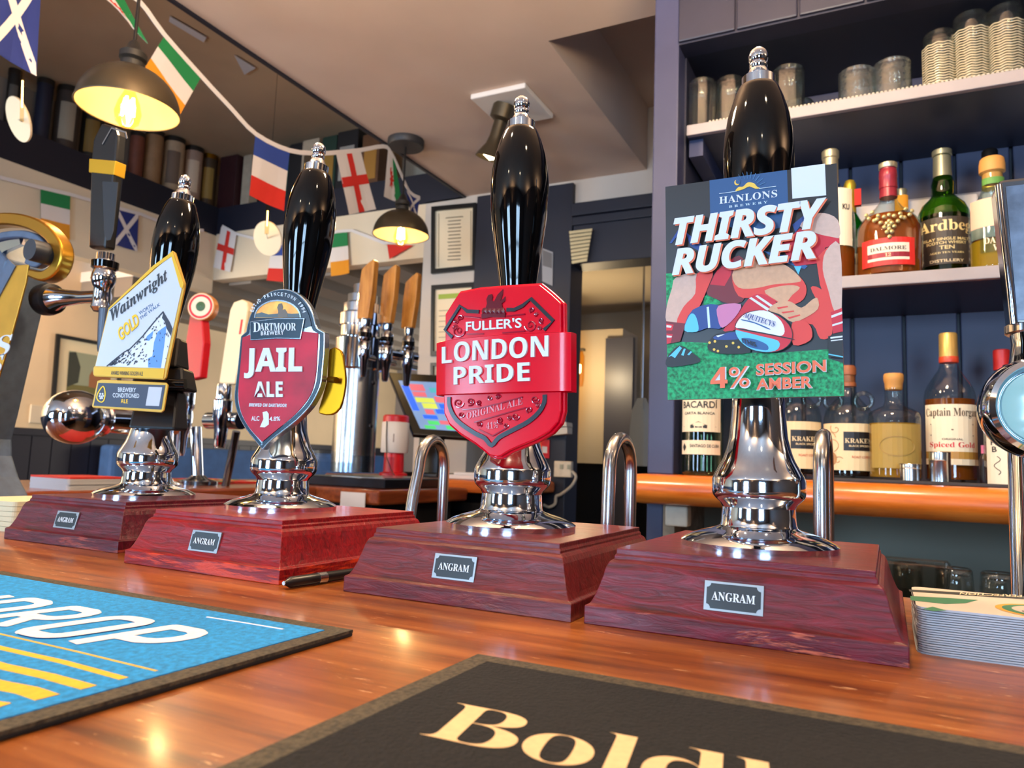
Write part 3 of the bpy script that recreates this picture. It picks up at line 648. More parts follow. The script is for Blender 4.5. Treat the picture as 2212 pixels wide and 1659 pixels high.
b.ribbon(pan.pts(L, .002), .0036, N, None, .0012)
obj('black_outline', b, mat('clip_black_line', (16, 22, 30), .25), t)
b = B(); pan.text(b, sansb('L'), 130, 778, 218, 772, 140, white, .006, .0016); pan.text(b, sansb('ONDON'), 236, 766, 1040, 722, 168, white, .006, .0016, skew=4, spacing=.97); pan.text(b, sansb('PRIDE'), 236, 958, 886, 928, 148, white, .006, .0016)
obj('raised_lettering', b, mat('clip_white', (216, 226, 236), .3), t, warp=bow)
b = B(); pan.text(b, plain("FULLER'S"), 318, 500, 792, 470, 82, white, .002, .0008)
obj('raised_lettering', b, mat('clip_pink_white', (240, 214, 220), .3), t)
orn = mat('clip_relief', (150, 6, 40), .15, 0, coat=1.0); b = B()
def spiral(cx, cy, r, turns=1.6, dirn=1, a0=0): return [(cx + r * (1 - k / 26) * math.cos(a0 + dirn * turns * 2 * PI * k / 24), cy + r * (1 - k / 26) * math.sin(a0 + dirn * turns * 2 * PI * k / 24)) for k in range(25)]
for cx, cy, r, d, a in ((255, 500, 55, 1, 0), (225, 470, 26, -1, 1), (275, 385, 26, 1, 2), (235, 420, 20, 1, 3), (870, 450, 55, -1, 3), (960, 410, 26, 1, 1), (880, 320, 24, 1, 2), (915, 360, 18, -1, 0), (945, 470, 18, 1, 0), (255, 1110, 45, 1, 0), (355, 1100, 34, -1, 2), (430, 1110, 24, 1, 1), (905, 1080, 36, 1, 0), (930, 1130, 24, -1, 1), (860, 1170, 28, 1, 2), (520, 1065, 22, 1, 0), (590, 1060, 22, -1, 0), (740, 1225, 34, 1, 0), (690, 1240, 22, -1, 0), (610, 1260, 30, 1, 1), (430, 1290, 26, -1, 1), (660, 1300, 22, 1, 0), (280, 1210, 26, 1, 0)):
    b.tube(pan.pts(spiral(cx, cy, r, 1.5, d, a), .0024), .0007, 5)
for L in ([(300, 372), (440, 385)], [(660, 372), (820, 355)], [(325, 525), (470, 522)], [(630, 515), (820, 500)], [(290, 1168), (430, 1155), (600, 1115), (800, 1060)], [(390, 1275), (560, 1225), (700, 1185), (830, 1150)], [(430, 1335), (545, 1390), (660, 1325)]):
    b.ribbon(pan.pts(L, .002), .0010, N, None, .0010)
b2 = B(); pan.text(b2, serif('ORIGINAL ALE'), 322, 1250, 800, 1122, 58, None, .002, .0006)
pan.text(b2, serif('41%'), 490, 1335, 590, 1322, 58, None, .002, .0006)
obj('relief_lettering', b2, mat('clip_relief_pink', (206, 120, 130), .25), t)
obj('relief_scrolls', b, orn, t)['kind'] = 'stuff'
b = B()
gr = [(490, 300), (500, 265), (495, 230), (510, 195), (540, 185), (548, 210), (540, 235), (560, 250), (590, 190), (635, 145), (632, 185), (615, 240), (640, 225), (655, 205), (650, 245), (625, 265), (630, 300), (640, 345), (590, 340), (540, 345), (470, 345), (470, 320)]
b.prism(pan.pts(gr, .002), N * .0012); b.ribbon(pan.pts([(455, 375), (545, 360), (655, 362)], .002), .0040, N, None, .0014)
for x in (480, 515, 550, 590, 625): b.lathe([(.0001, -.0008), (.0030, -.0004), (.0030, .0008), (.0001, .0016)], 8, None, Tr(pan.pt(x, 330, .0025)) @ N.to_track_quat('Z', 'Y').to_matrix().to_4x4())
obj('beast_emblem', b, mat('clip_emblem', (96, 6, 26), .18, 0, coat=1.0), t)

# ---------------------------------------------------------------- dark red rounded shield clip
P = PUMPS[1]; pan = Panel(P, .15, .046, math.radians(9), (490, 610, 4.364)); N = pan.N
t = thing('pump_clip', 'silver-rimmed rounded shield pump clip with dark red field and sunset picture on top', 'pump clip', pan.pt(340, 1585))
TOPC = smooth_poly([(190, 405), (222, 300), (285, 190), (375, 102), (490, 62), (600, 70), (690, 118), (765, 205), (812, 300), (838, 400)], 3, False)
BOT = smooth_poly([(922, 470), (920, 620), (905, 800), (888, 950), (845, 1065), (775, 1180), (650, 1308), (520, 1410), (400, 1505), (335, 1582)], 3, False)
LFT = smooth_poly([(335, 1582), (260, 1490), (180, 1390), (112, 1270), (76, 1150), (70, 1040), (95, 850), (118, 620), (130, 505)], 3, False)
SH = TOPC + [(850, 428)] + BOT + LFT[1:] + [(180, 462)]
rim = mat('clip_rim_silver', (176, 190, 200), .2, .9); bl = mat('clip_blue_enamel', (12, 44, 62), .28, 0, coat=.2, spec=.35)
obj('rim', B().prism(pan.pts(SH, -.009), N * .009), rim, t, bevel=.0008)
obj('enamel_border', B().prism(pan.pts(inset(SH, 12), 0), N * .0006), bl, t)
obj('inner_rim', B().prism(pan.pts([(x, y) for x, y in inset(SH, 40)], .0006), N * .0004), rim, t)
INR = inset([(155, 520)] + [(235, 490), (740, 462), (872, 478)] + smooth_poly([(872, 490), (862, 700), (846, 900), (798, 1068), (668, 1236), (508, 1372), (342, 1508)], 3, False) + smooth_poly([(342, 1508), (228, 1385), (148, 1244), (118, 1110), (118, 980), (138, 750), (155, 520)], 3, False)[1:-1], 4)
obj('red_field', B().prism(pan.pts(INR, .0004), N * .0014), mat('clip_ruby', (150, 4, 34), .35, 0, coat=0.0, spec=.25, rgb2=(196, 10, 48), vscale=26), t)
obj('top_field', B().prism(pan.pts(inset(TOPC + [(830, 440), (740, 470), (235, 490), (195, 450)], 34), .0006), N * .0009), mat('clip_navy_enamel', (20, 42, 58), .25, 0, coat=.8), t)
b = B(); dome = ell(490, 335, 215, 160, 0, 24, 180, 360)
b.poly(pan.pts([(275, 338)] + dome + [(705, 335)], .0017), mat('print_sunset', (236, 132, 44), .4, rgb2=(246, 190, 70), vscale=60)); b.poly(pan.pts([(280, 335), (285, 300), (340, 285), (400, 305), (470, 300), (540, 290), (620, 300), (690, 296), (702, 335)], .0018), mat('print_moor', (70, 84, 88), .4))
b.poly(pan.pts([(490, 330), (495, 275), (485, 240), (500, 205), (530, 200), (542, 240), (535, 262), (560, 255), (580, 285), (585, 330)], .0019), mat('print_tor', (104, 92, 80), .5))
obj('sunset_picture', b, None, t, recalc=False)
b = B(); b.ribbon(pan.pts([(275, 338)] + dome, .0017), .0014, N, None, .0005); obj('picture_rim', b, rim, t)
plq = [(235, 375), (490, 342), (748, 342), (710, 540), (480, 535), (240, 552)]
pl = obj('name_plaque', B().prism(pan.pts(plq, .0004), N * .0028), rim, t, bevel=.0004); obj('plaque_panel', B().prism(pan.pts(inset(plq, 8), .0032), N * .0004), bl, pl)
b = B(); pan.text(b, serif('D'), 272, 475, 340, 470, 88, white, .0036, .0006); pan.text(b, serif('ARTMOOR'), 335, 462, 675, 462, 72, white, .0036, .0006); pan.text(b, plain('BREWERY'), 345, 506, 560, 500, 38, white, .0036, .0005, spacing=1.2)
obj('lettering', b, None, pl)
b = B(); pan.text(b, sansb('JAIL'), 182, 908, 725, 908, 282, white, .0018, .0016, offset=.018, skew=10); pan.text(b, sansb('ALE'), 276, 1084, 545, 1084, 145, white, .0018, .0014, offset=.012)
obj('raised_lettering', b, mat('clip_bone', (228, 226, 206), .3), t)
b = B(); pan.text(b, sansbi('BREWED ON DARTMOOR'), 222, 1172, 576, 1178, 32, white, .0018, .0005); pan.text(b, plain('ALC'), 244, 1306, 320, 1306, 44, white, .0018, .0005); pan.text(b, plain('4.8%'), 414, 1310, 516, 1306, 42, white, .0018, .0005)
obj('lettering', b, None, t); b = B()
b.poly(pan.pts([(350, 1225), (390, 1215), (408, 1240), (410, 1340), (370, 1368), (325, 1365), (340, 1330), (358, 1290)], .0022), white)
obj('boot_emblem', b, None, t); b = B()
s_ = "EST'D PRINCETOWN 1994"; n_ = len(s_)
for i_, ch in enumerate(s_):
    if ch == ' ': continue
    a = math.radians(197 + 148 * i_ / (n_ - 1)); rx, ry = 238, 205; cx, cy = 492, 335; x, y = cx + rx * math.cos(a), cy + ry * math.sin(a); tx, ty = -math.sin(a), math.cos(a); nx, ny = math.cos(a), math.sin(a); hw, hh = (5 if ch in "'1I" else 10), 34
    put_text(b, ch, pan.pt(x - tx * hw, y - ty * hw), pan.pt(x + tx * hw, y + ty * hw), pan.pt(x - tx * hw + nx * hh * (1 if ch != "'" else .5), y - ty * hw + ny * hh), N, white, 0, .0017)
obj('arched_lettering', b, None, t)
# brass holder behind it
b = B(); hold = smooth_poly([(900, 612), (1010, 618), (1040, 740), (1055, 900), (1040, 1040), (1000, 1180), (920, 1240), (820, 1232), (800, 1180), (880, 900)], 2)
b.prism([p - N * .012 for p in pan.pts(hold)], -N * .004); hb = obj('brass_holder', b, brass, t, bevel=.001)
obj('screw', B().tube([pan.pt(905, 900, -.011), pan.pt(1000, 915, -.006)], .003, 8), brass, hb, smooth=50)
bracket(t, P, pan, .15, .034, brass, .02, .012)

# ---------------------------------------------------------------- white mountain clip
P = PUMPS[0]; pan = Panel(P, .15, .050, math.radians(30), (190, 520, 4.365)); N = pan.N
t = thing('pump_clip', 'white five-sided pump clip with yellow edge and a rocky mountain, on the furthest handpump', 'pump clip', pan.pt(380, 1620))
SH = [(795, 92), (822, 108), (915, 405), (905, 470), (735, 1290), (715, 1312), (65, 1282), (48, 1262), (50, 1195), (65, 1180), (190, 640)]
obj('board', B().prism(pan.pts(SH, -.004), N * .004), mat('clip_gold_edge', (214, 166, 60), .35, .2), t, bevel=.0006)
obj('white_field', B().prism(pan.pts([(785, 140), (885, 455), (722, 1204), (72, 1182), (200, 655)], 0), N * .0006), mat('clip_pale_grey', (206, 214, 220), .3, coat=.4), t)
ym = mat('clip_yellow', (232, 184, 24), .35, coat=.3)
obj('yellow_strip', B().prism(pan.pts([(60, 1195), (724, 1210), (712, 1300), (62, 1272)], 0), N * .0010), ym, t)
obj('yellow_edge', B().prism(pan.pts([(800, 105), (905, 405), (893, 452), (872, 440), (790, 150), (640, 255), (215, 640), (196, 640), (620, 235)], 0), N * .0011), ym, t)
b = B(); rock = mat('print_rock', (36, 42, 60), .5); ice = mat('print_ice', (96, 150, 226), .5)
ridge = [(180, 1185), (270, 1110), (340, 1055), (400, 1020), (450, 970), (520, 900), (600, 800), (680, 705), (715, 668), (745, 720), (775, 770), (800, 830), (722, 1203)]
b.poly(pan.pts(ridge, .0007), mat('print_snow', (222, 228, 234), .5))
b.poly(pan.pts([(700, 830), (745, 800), (720, 1000), (690, 1200), (570, 1195), (570, 1110), (610, 1090), (625, 960), (660, 860)], .0008), ice); b.poly(pan.pts([(560, 900), (620, 850), (610, 900), (580, 945), (540, 940)], .0008), ice)
b.poly(pan.pts([(715, 668), (745, 720), (775, 770), (800, 830), (785, 900), (745, 830), (725, 760), (700, 730)], .0009), rock)
random.seed(3)
for i_ in range(150):
    u = random.random(); x = 200 + 560 * u; yt = np.interp(x, [180, 400, 600, 715, 800], [1185, 1020, 800, 670, 830]); y = yt + random.random() ** 1.3 * (1185 - yt)
    if x > 560 and x < 730 and y > 900 and random.random() < .6: continue
    l = 12 + random.random() * 26; a = math.radians(-40 - 25 * random.random()) if x < 640 else math.radians(-80 - 20 * random.random()); w_ = 3 + random.random() * 5
    dx, dy = l * math.cos(a), l * math.sin(a)
    b.poly(pan.pts([(x, y), (x + dx * .6 + w_, y + dy * .5 + w_ * .6), (x + dx, y + dy), (x + dx * .4 - w_ * .5, y + dy * .5 - w_ * .5)], .0010), rock)
for i_ in range(len(ridge) - 2):
    if i_ < 8: b.ribbon(pan.pts([ridge[i_], ridge[i_ + 1]], .0009), .0012, N, rock, .0002)
obj('mountain_print', b, None, t, recalc=False)
b = B(); put_text(b, serif_it('Wainwright'), pan.pt(235, 790), pan.pt(765, 395), pan.pt(205, 655), N, mat('print_ink', (30, 32, 42), .4), .0008, .0006)
obj('name_lettering', b, None, t); b = B()
put_text(b, plain('GOLD'), pan.pt(310, 955), pan.pt(495, 790), pan.pt(278, 840), N, goldp, .0008, .0006, .008); obj('gold_lettering', b, None, t); b = B(); put_text(b, plain('WORTH'), pan.pt(488, 705), pan.pt(618, 620), pan.pt(480, 672), N, bluep, 0, .0007); put_text(b, plain('THE WALK'), pan.pt(495, 752), pan.pt(685, 612), pan.pt(488, 722), N, bluep, 0, .0007)
obj('slogan_lettering', b, None, t); b = B(); put_text(b, plain('AWARD WINNING GOLDEN ALE'), pan.pt(222, 1266), pan.pt(522, 1274), pan.pt(222, 1228), N, MATS['print_ink'], 0, .0012)
obj('lettering', b, None, t)
pl = obj('lower_plate', B().prism(pan.pts([(88, 1320), (130, 1308), (735, 1338), (755, 1360), (715, 1600), (690, 1620), (48, 1575), (36, 1560)], -.003), N * .003), mat('clip_gold_edge'), t, bevel=.0006)
obj('plate_panel', B().prism(pan.pts([(100, 1340), (730, 1362), (692, 1592), (55, 1556)], 0), N * .0004), mat('clip_slate', (52, 58, 78), .4), pl)
b = B(); pan.text(b, plain('BREWERY'), 285, 1425, 455, 1430, 42, white, .0005); pan.text(b, plain('CONDITIONED'), 235, 1478, 485, 1484, 42, white, .0005); pan.text(b, sansb('ALE'), 312, 1530, 378, 1534, 38, goldp, .0005)
drop = smooth_poly([(145, 1372), (165, 1440), (150, 1510), (118, 1520), (88, 1490), (95, 1440)], 3); b.ribbon(pan.pts(drop, .0005), .0012, N, goldp, .0002, True)
for x, y in ((118, 1445), (140, 1445), (112, 1465), (130, 1468), (146, 1463), (120, 1485), (136, 1484)): b.poly(pan.pts(ell(x, y, 9, 10, n=8), .0006), white)
b.poly(pan.pts([(575, 1378), (702, 1382), (672, 1560), (545, 1555)], .0005), mat('code_sticker_grey', (196, 200, 206), .5)); obj('plate_print', b, None, pl)
# black clamp at the back
a = pump_point(P, .13); b = B(); X = Vector((0, 0, 1)).cross(N)
for dz0, dz1, x0, x1, d0, d1 in ((.020, .056, .012, .034, .030, .014), (-.006, .020, .008, .046, .034, .026), (-.052, -.006, .010, .038, .030, .016)):
    for q_ in (1,):
        r0 = [a + X * xx + N * oo + Vector((0, 0, dz0)) for xx, oo in ((-.014, d0), (x1, d0), (x1, -.012), (-.014, -.012))]; r1 = [a + X * xx + N * oo + Vector((0, 0, dz1)) for xx, oo in ((-.014, d1), (x1 * .86, d1), (x1 * .86, -.010), (-.014, -.010))]
    b.loft([r0, r1])
cl = obj('clamp', b, black_plastic, t, bevel=.003)
obj('clamp_screw', B().tube([a + X * .030 + N * .036, a + X * .048 + N * .036], .006, 10), black_gloss, cl, smooth=50)

# ================================================================== ON THE BAR
ZM = .0042
weave = mat('mat_border_weave', (64, 56, 40), .75, var=.5, vscale=420, bump=.5, bscale=500, detail=1)
def bar_mat(label, x0, x1, y0, y1, surf):
    t = thing('bar_mat', label, 'bar mat', ((x0 + x1) / 2, (y0 + y1) / 2, 0), 0, 'bar mats on the bar top')
    obj('rubber_backing', B().box(x0, x1, y0, y1, .0002, .0022), black_matt, t, bevel=.0006)
    b = B(); w_ = .0115
    for q in ((x0, x1, y1 - w_, y1), (x0, x1, y0, y0 + w_)): b.box(q[0], q[1], q[2], q[3], .0021, ZM - .0004)
    for q in ((x0, x0 + w_), (x1 - w_, x1)): b.box(q[0], q[1], y0 + w_, y1 - w_, .0021, ZM - .0004)
    obj('woven_border', b, weave, t)
    obj('pile_surface', B().box(x0 + w_, x1 - w_, y0 + w_, y1 - w_, .0021, ZM), surf, t)
    return t
UP = Vector((0, 0, 1))
t = bar_mat('bright blue bar mat with white and yellow print, at the left of the bar', -.86, -.277, .112, .358, mat('mat_blue', (2, 134, 204), .85, var=.22, vscale=260, bump=.4, bscale=700, detail=2))
g = lambda x, y: onZ(x / 2.91, 1100 + y / 2.91, ZM)
p0, p1 = g(455, 842), g(1090, 742); ey = p1 - p0; ex = Vector((ey.length * .80, 0, 0)); sp_ = (g(830, 690) - g(1100, 745)); sp_ = Vector((-(ex.x * .92 * .71 + .0175), 0, 0))
strokes = {'P': [[(0, 0), (0, 1), (.45, 1), (.62, .94), (.72, .8), (.72, .62), (.62, .48), (.45, .42), (.04, .42)]],
           'O': [[(.18, 0), (.06, .06), (0, .2), (0, .8), (.06, .94), (.18, 1), (.52, 1), (.64, .94), (.7, .8), (.7, .2), (.64, .06), (.52, 0)]],
           'R': [[(0, 0), (0, 1), (.45, 1), (.62, .94), (.7, .8), (.7, .66), (.62, .53), (.45, .47), (.04, .47)], [(.3, .47), (.68, 0)]],
           'D': [[(0, 0), (0, 1), (.4, 1), (.6, .92), (.7, .75), (.7, .25), (.6, .08), (.4, 0), (0, 0)]],
           'N': [[(0, 0), (0, 1), (.7, 0), (.7, 1)]]}
b = B(); mw = mat('mat_white', (232, 228, 234), .85, var=.05, vscale=300)
for i, ch in enumerate('PORDN'):
    o_ = p0 + sp_ * i * 1.0; b = B()
    for st in strokes[ch]:
        st2 = smooth_poly(st, 3, ch == 'O') if ch == 'O' else st
        Q = [o_ + ex * x * .92 + ey * y + UP * .0003 for x, y in st2] ; Q += [Q[0]] if ch == 'O' else []
        for j in range(len(Q) - 1):
            Q = [q_ + UP * .000012 for q_ in Q]; d_ = (Q[j + 1] - Q[j]).normalized().cross(UP) * .0050; b.poly([Q[j] + d_, Q[j + 1] + d_, Q[j + 1] - d_, Q[j] - d_], mw)
            if 0 < j: b.poly([Q[j] + Vector((.0050 * math.cos(2 * PI * k / 12), .0050 * math.sin(2 * PI * k / 12), .000006)) for k in range(12)], mw)
    obj('letter', b, None, t, recalc=False)
my = mat('mat_yellow', (232, 178, 46), .85, var=.08, vscale=300)
for k, (L, w_) in enumerate((([(-300, 700), (0, 785), (500, 900), (985, 1018)], .0013), ([(-300, 790), (0, 872), (400, 962), (780, 1066)], .0042), ([(-300, 900), (0, 985), (300, 1050), (560, 1122)], .0068), ([(-300, 1040), (0, 1108), (170, 1140), (300, 1184)], .0095), ([(-300, 1210), (-150, 1225), (0, 1245)], .010))):
    b = B(); pts = [g(x, y) for x, y in L]; pts[-1].x = min(pts[-1].x, -.2886); b.ribbon(pts, w_, UP, None, .0002); obj('yellow_stripe', b, my, t)
obj('small_print', B().ribbon([g(1300, 678), g(1540, 715), g(1780, 755)], .0014, UP, None, .0002), mw, t)
t = bar_mat('black bar mat with large cream serif lettering, nearest the camera', -.1905, .36, .104, .352, mat('mat_black', (10, 10, 11), .95, var=.6, vscale=330, bump=.6, bscale=600, detail=2))
BLp, TLp = onZ(904, 1588, ZM), onZ(988, 1519, ZM); vs_, fs_, asp = text_geo(serif('Boldl'), -.010, .90, False, 6)
h_ = (TLp - BLp).length; BRp = BLp + Vector((h_ * asp * 1.06, .004, 0))
b = B(); put_text(b, serif('Boldl'), BLp, BRp, TLp, UP, None, 0, .0002, -.010, .90, 6); obj('lettering', b, mat('mat_cream', (226, 190, 142), .85, var=.06, vscale=300), t)
# pen
t = thing('ballpoint_pen', 'black ballpoint pen lying against the bright red pump base', 'pen', (-.413, .48, 0))
a, c = onZ(613, 1260, .0048), onZ(700, 1247, .0048); d_ = (c - a); far = a + d_ * 2.0
obj('barrel', B().tube([a, a + d_ * .05, a + d_ * .15, a + d_ * 1.0, far], [.0014, .0022, .0044, .0044, .0040], 12), black_plastic, t, smooth=50)
obj('band', B().tube([a + d_ * .82, a + d_ * 1.02], .0047, 12), steel, t, smooth=50)
obj('tip_ring', B().tube([a - d_ * .006, a + d_ * .012], .0017, 8), steel, t, smooth=50)
# beer mats stacked at the right
def rsq(cx, cy, s, r, z, rot=0.0):
    out = []
    for sx, sy, a0 in ((1, 1, 0), (-1, 1, 90), (-1, -1, 180), (1, -1, 270)):
        for k in range(5):
            a_ = math.radians(a0 + 22.5 * k); out.append((sx * (s / 2 - r) + r * math.cos(a_), sy * (s / 2 - r) + r * math.sin(a_)))
    c_, s_ = math.cos(rot), math.sin(rot)
    return [(cx + c_ * x - s_ * y, cy + s_ * x + c_ * y, z) for x, y in out]
matedge = mat('beermat_edge', (176, 178, 184), .8); matface = mat('beermat_face', (206, 190, 172), .7)
NB = 20; th = .00136
first = None
for i in range(NB):
    jx, jy, jr = (random.random() - .5) * .0008, (random.random() - .5) * .0008, (random.random() - .5) * .012
    if i < NB - 1:
        if first is None:
            b = B(); b.prism([(x, y, .00006) for x, y, z in rsq(0, 0, .094, .008, 0)], (0, 0, th - .00045), None)
            first = o = obj('beer_mat', b, matedge)
            o.location = (.0645 + jx, .5630 + jy, i * th + .0000); 
        else: o = first.copy(); C.objects.link(o); o.location = (.0645 + jx, .5630 + jy, i * th)
        o.rotation_euler = (0, 0, jr); tag(o, 'plain white beer mat inside the stack beside the nearest handpump', 'beer mat', 'beer mats stacked beside the nearest handpump')
t = thing('beer_mat', 'topmost printed beer mat of the stack with green and yellow oval badge', 'beer mat', (.0645, .563, (NB - 1) * th), 0, 'beer mats stacked beside the nearest handpump')
zt = NB * th
obj('board', B().prism(rsq(.0645, .5630, .094, .008, (NB - 1) * th), (0, 0, th), matface, None, matedge), None, t)
g = lambda x, y, l=0.0: onZ(1800 + x / 4.148, 1050 + y / 4.148, zt + .00012 + l)
b = B(); wg = mat('beermat_green', (54, 122, 84), .6); wk = mat('beermat_black', (40, 46, 44), .6); wy = mat('beermat_yellow', (222, 160, 44), .6)
b.poly([g(676, 925), g(1709, 985), g(1709, 1014), g(684, 945)], wk); b.poly([g(690, 985), g(1000, 1000), (g(1300, 1020)), g(1180, 1050), g(1000, 1056), g(692, 1022)], wg)
cxy = Vector((.090, .545, zt)); 
for r_, m_, l_ in ((.030, wy, .0001), (.0265, wg, .0002), (.0215, matface, .0003)): b.poly([(min(.1105, .0905 + r_ * math.cos(2 * PI * k / 28)), .546 + r_ * .95 * math.sin(2 * PI * k / 28), zt + .00012 + l_) for k in range(28)], m_)
b.poly([g(800, 1100, .0001), g(890, 1080, .0001), g(1020, 1115, .0001), g(900, 1120, .0001)], wg)
put_text(b, 'THATCHERS', Vector((.1075, .553, zt)), Vector((.0725, .540, zt)), Vector((.1095, .546, zt)), UP, wk, 0, .0006); put_text(b, 'PERFECTION', g(1690, 978), g(1140, 955), g(1690, 998), UP, cream, 0, .0002)
obj('print', b, None, t, recalc=False)
# packs of beer mats further along, behind the left pump
redmat = mat('beermat_red', (206, 44, 34), .6)
for k, (xa, xb, y0, n_, lab) in enumerate(((45, 208, 1056, 7, 'white beer mat in the red topped pile by the grey tap tower'), (212, 300, 1056, 4, 'white beer mat in the low pile behind the furthest handpump'))):
    q = onZ((xa + xb) / 2, y0, 0); wd = onZ(xb, y0, 0) - onZ(xa, y0, 0); s_ = .10
    src = None
    for i in range(n_):
        last = i == n_ - 1
        b = B().prism(rsq(q.x + (random.random() - .5) * .003, q.y + s_ / 2, s_ * (1.55 if k == 0 else 1.0), .008, i * .0045 + .0001), (0, 0, .0042), redmat if last else matedge)
        tag(obj('beer_mat', b), lab if not last else lab.replace('white beer mat in', 'red beer mat on top of').replace('red topped ', ''), 'beer mat', 'beer mat piles on the far bar')
q = onZ(10, 1150, 0)
for i in range(6):
    b = B().prism(rsq(q.x - .05, q.y + .05, .1, .006, i * .006 + .0001, .1), (0, 0, .0056), mat('beermat_beige', (206, 196, 160), .7))
    tag(obj('beer_mat', b), 'beige beer mat in the pile at the left edge of the bar', 'beer mat', 'beige beer mat pile')

# ------------------------------------------------------------------ tap tower at the left edge
t = thing('tap_tower', 'tall grey and gold scroll-topped beer tap tower cut off by the left edge', 'tap tower', (-1.3, .73, 0))
YF = .69; Dp = Vector((0, .075, 0))
side = mat('tower_grey', (84, 100, 122), .45, .2, var=.12, vscale=60); gpan = mat('tower_gold', (214, 158, 58), .38, .75, var=.12, vscale=14)
body = [onY(x, y, .765) for x, y in [(112, 585), (96, 660), (70, 770), (40, 900), (27, 950), (28, 985), (42, 1030), (62, 1068), (64, 1092)]]
xl = -1.50; body += [Vector((xl, .765, body[-1].z)), Vector((xl, .765, .30)), Vector((xl + .06, .765, .47)), Vector((body[0].x - .06, .765, .452))]
for p in body: p.z = max(p.z, .0)
obj('body', B().prism(body, -Dp), side, t, bevel=.004)
fr = [onY(x, y, YF - .001) for x, y in [(66, 572), (60, 610), (30, 720), (0, 818), (-40, 940), (-70, 1010), (-130, 1010), (-95, 900), (-40, 730), (0, 620), (22, 575)]]
gp = obj('gold_panel', B().prism(fr, (0, -.003, 0)), gpan, t, bevel=.001)
gr_ = [onY(x, y, YF - .004) for x, y in [(36, 575), (-10, 660), (-30, 700), (-40, 690), (0, 600), (20, 560)]]
obj('groove', B().prism(gr_, (0, -.002, 0)), side, gp)
b = B(); 
for i_, (ch, x, y) in enumerate((('S', 4, 770), ('S', -14, 812))): put_text(b, serif(ch), onY(x - 16, y, YF - .0045), onY(x + 14, y - 4, YF - .0045), onY(x - 4, y - 44, YF - .0045), (0, -1, 0), white, .001, 0)
obj('lettering', b, white, gp)
sc_ = smooth_poly([(-90, 500), (-40, 481), (10, 473), (60, 480), (102, 502), (128, 540), (122, 576), (96, 596), (66, 590)], 4, False)
pth = [onY(x, y, YF - .004) for x, y in sc_]
obj('scroll', B().ribbon([p + Vector((0, .018, 0)) for p in pth], [.021] * (len(pth) - 8) + [.021 - .0012 * k for k in range(8)], (0, -1, 0), None, .022), mat('scroll_gold', (196, 142, 48), .3, .95), t, smooth=40, bevel=.003)
sc_ = smooth_poly([(-60, 540), (10, 516), (60, 510), (92, 518), (112, 540), (108, 564), (92, 574), (74, 566)], 4, False)
obj('inner_scroll', B().ribbon([onY(x, y, YF + .010) for x, y in sc_], .012, (0, -1, 0), None, .014), side, t, smooth=40, bevel=.002)
kn = onY(92, 546, YF - .012)
obj('scroll_knob', B().lathe([(.0005, .02), (.0165, .02), (.0170, .014), (.0170, -.02), (.0005, -.02)], 28, None, Tr(kn) @ Matrix.Rotation(PI / 2, 4, 'X')), mat('knob_dark', (44, 48, 56), .35), t, smooth=40)
obj('chrome_strip', B().prism([onY(x, y, YF + .01) for x, y in [(-60, 522), (50, 508), (55, 530), (20, 545), (-60, 610)]], (0, -.008, 0)), chrome, t)
# its tap
hubc = onY(112, 646, .728)
tp = obj('tap_hub', B().lathe([(.0005, -.02), (.026, -.02), (.027, -.01), (.025, .002), (.018, .006), (.0005, .006)], 28, None, Tr(hubc) @ Matrix.Rotation(PI / 2, 4, 'Y')), black_plastic, t, smooth=40)
vb = onY(229, 640, .728)
obj('tap_arm', B().tube([hubc + Vector((.008, 0, 0)), hubc + Vector((.03, 0, 0)), hubc + (vb - hubc) * .6, vb], [.020, .014, .010, .0105], 18), chrome, t, smooth=50)
def px_prof(cx, Y, rows):
    p = onY(cx, rows[0][0], Y); k = depth(p) / F_PX; x = p.x
    return x, [(h * k, onY(cx, y, Y).z) for y, h in rows]
x_, pr = px_prof(229, .728, [(548, 18), (562, 18), (566, 25), (580, 26), (584, 21), (592, 24), (604, 25), (616, 21), (622, 17), (655, 18), (664, 20), (672, 14)])
tb = obj('tap_valve', B().lathe(pr, 28, None, Tr(x_, .728, 0)), chrome, t, smooth=40)
obj('valve_ring', B().lathe([(pr[2][0] + .0012, pr[3][1]), (pr[2][0] + .0018, pr[2][1])], 28, None, Tr(x_, .728, 0)), black_gloss, tb, smooth=40)
x_, pr = px_prof(229, .728, [(668, 14), (700, 13), (752, 10), (760, 8)]); obj('nozzle', B().lathe(pr, 20, None, Tr(x_, .728, 0)), mat('nozzle_dark', (64, 70, 82), .35, .3), tb, smooth=40)
hp = [(213, 542), (250, 543), (262, 440), (272, 350), (276, 300), (271, 284), (241, 275), (223, 310), (219, 350), (216, 440)]
hd = obj('tap_handle', B().prism([onY(x, y, .738) for x, y in hp], (0, -.018, 0)), mat('handle_black', (12, 12, 14), .3, coat=.1), t, bevel=.004)
obj('gold_band', B().prism([onY(x, y, .7385) for x, y in [(216.5, 352), (273.5, 357), (269.5, 387), (215.5, 381)]], (0, -.0192, 0)), goldp, hd, bevel=.001)
obj('inlay', B().prism([onY(x, y, .7198) for x, y in [(222, 392), (256, 394), (246, 500), (240, 518), (232, 520), (226, 505)]], (0, -.0008, 0)), mat('inlay_grey', (34, 36, 40), .5), hd)
obj('cap_rim', B().ribbon([onY(x, y, .7198) for x, y in [(222, 312), (242, 277), (272, 286), (275, 300)]], .0025, (0, -1, 0), None, .001), steel, hd)

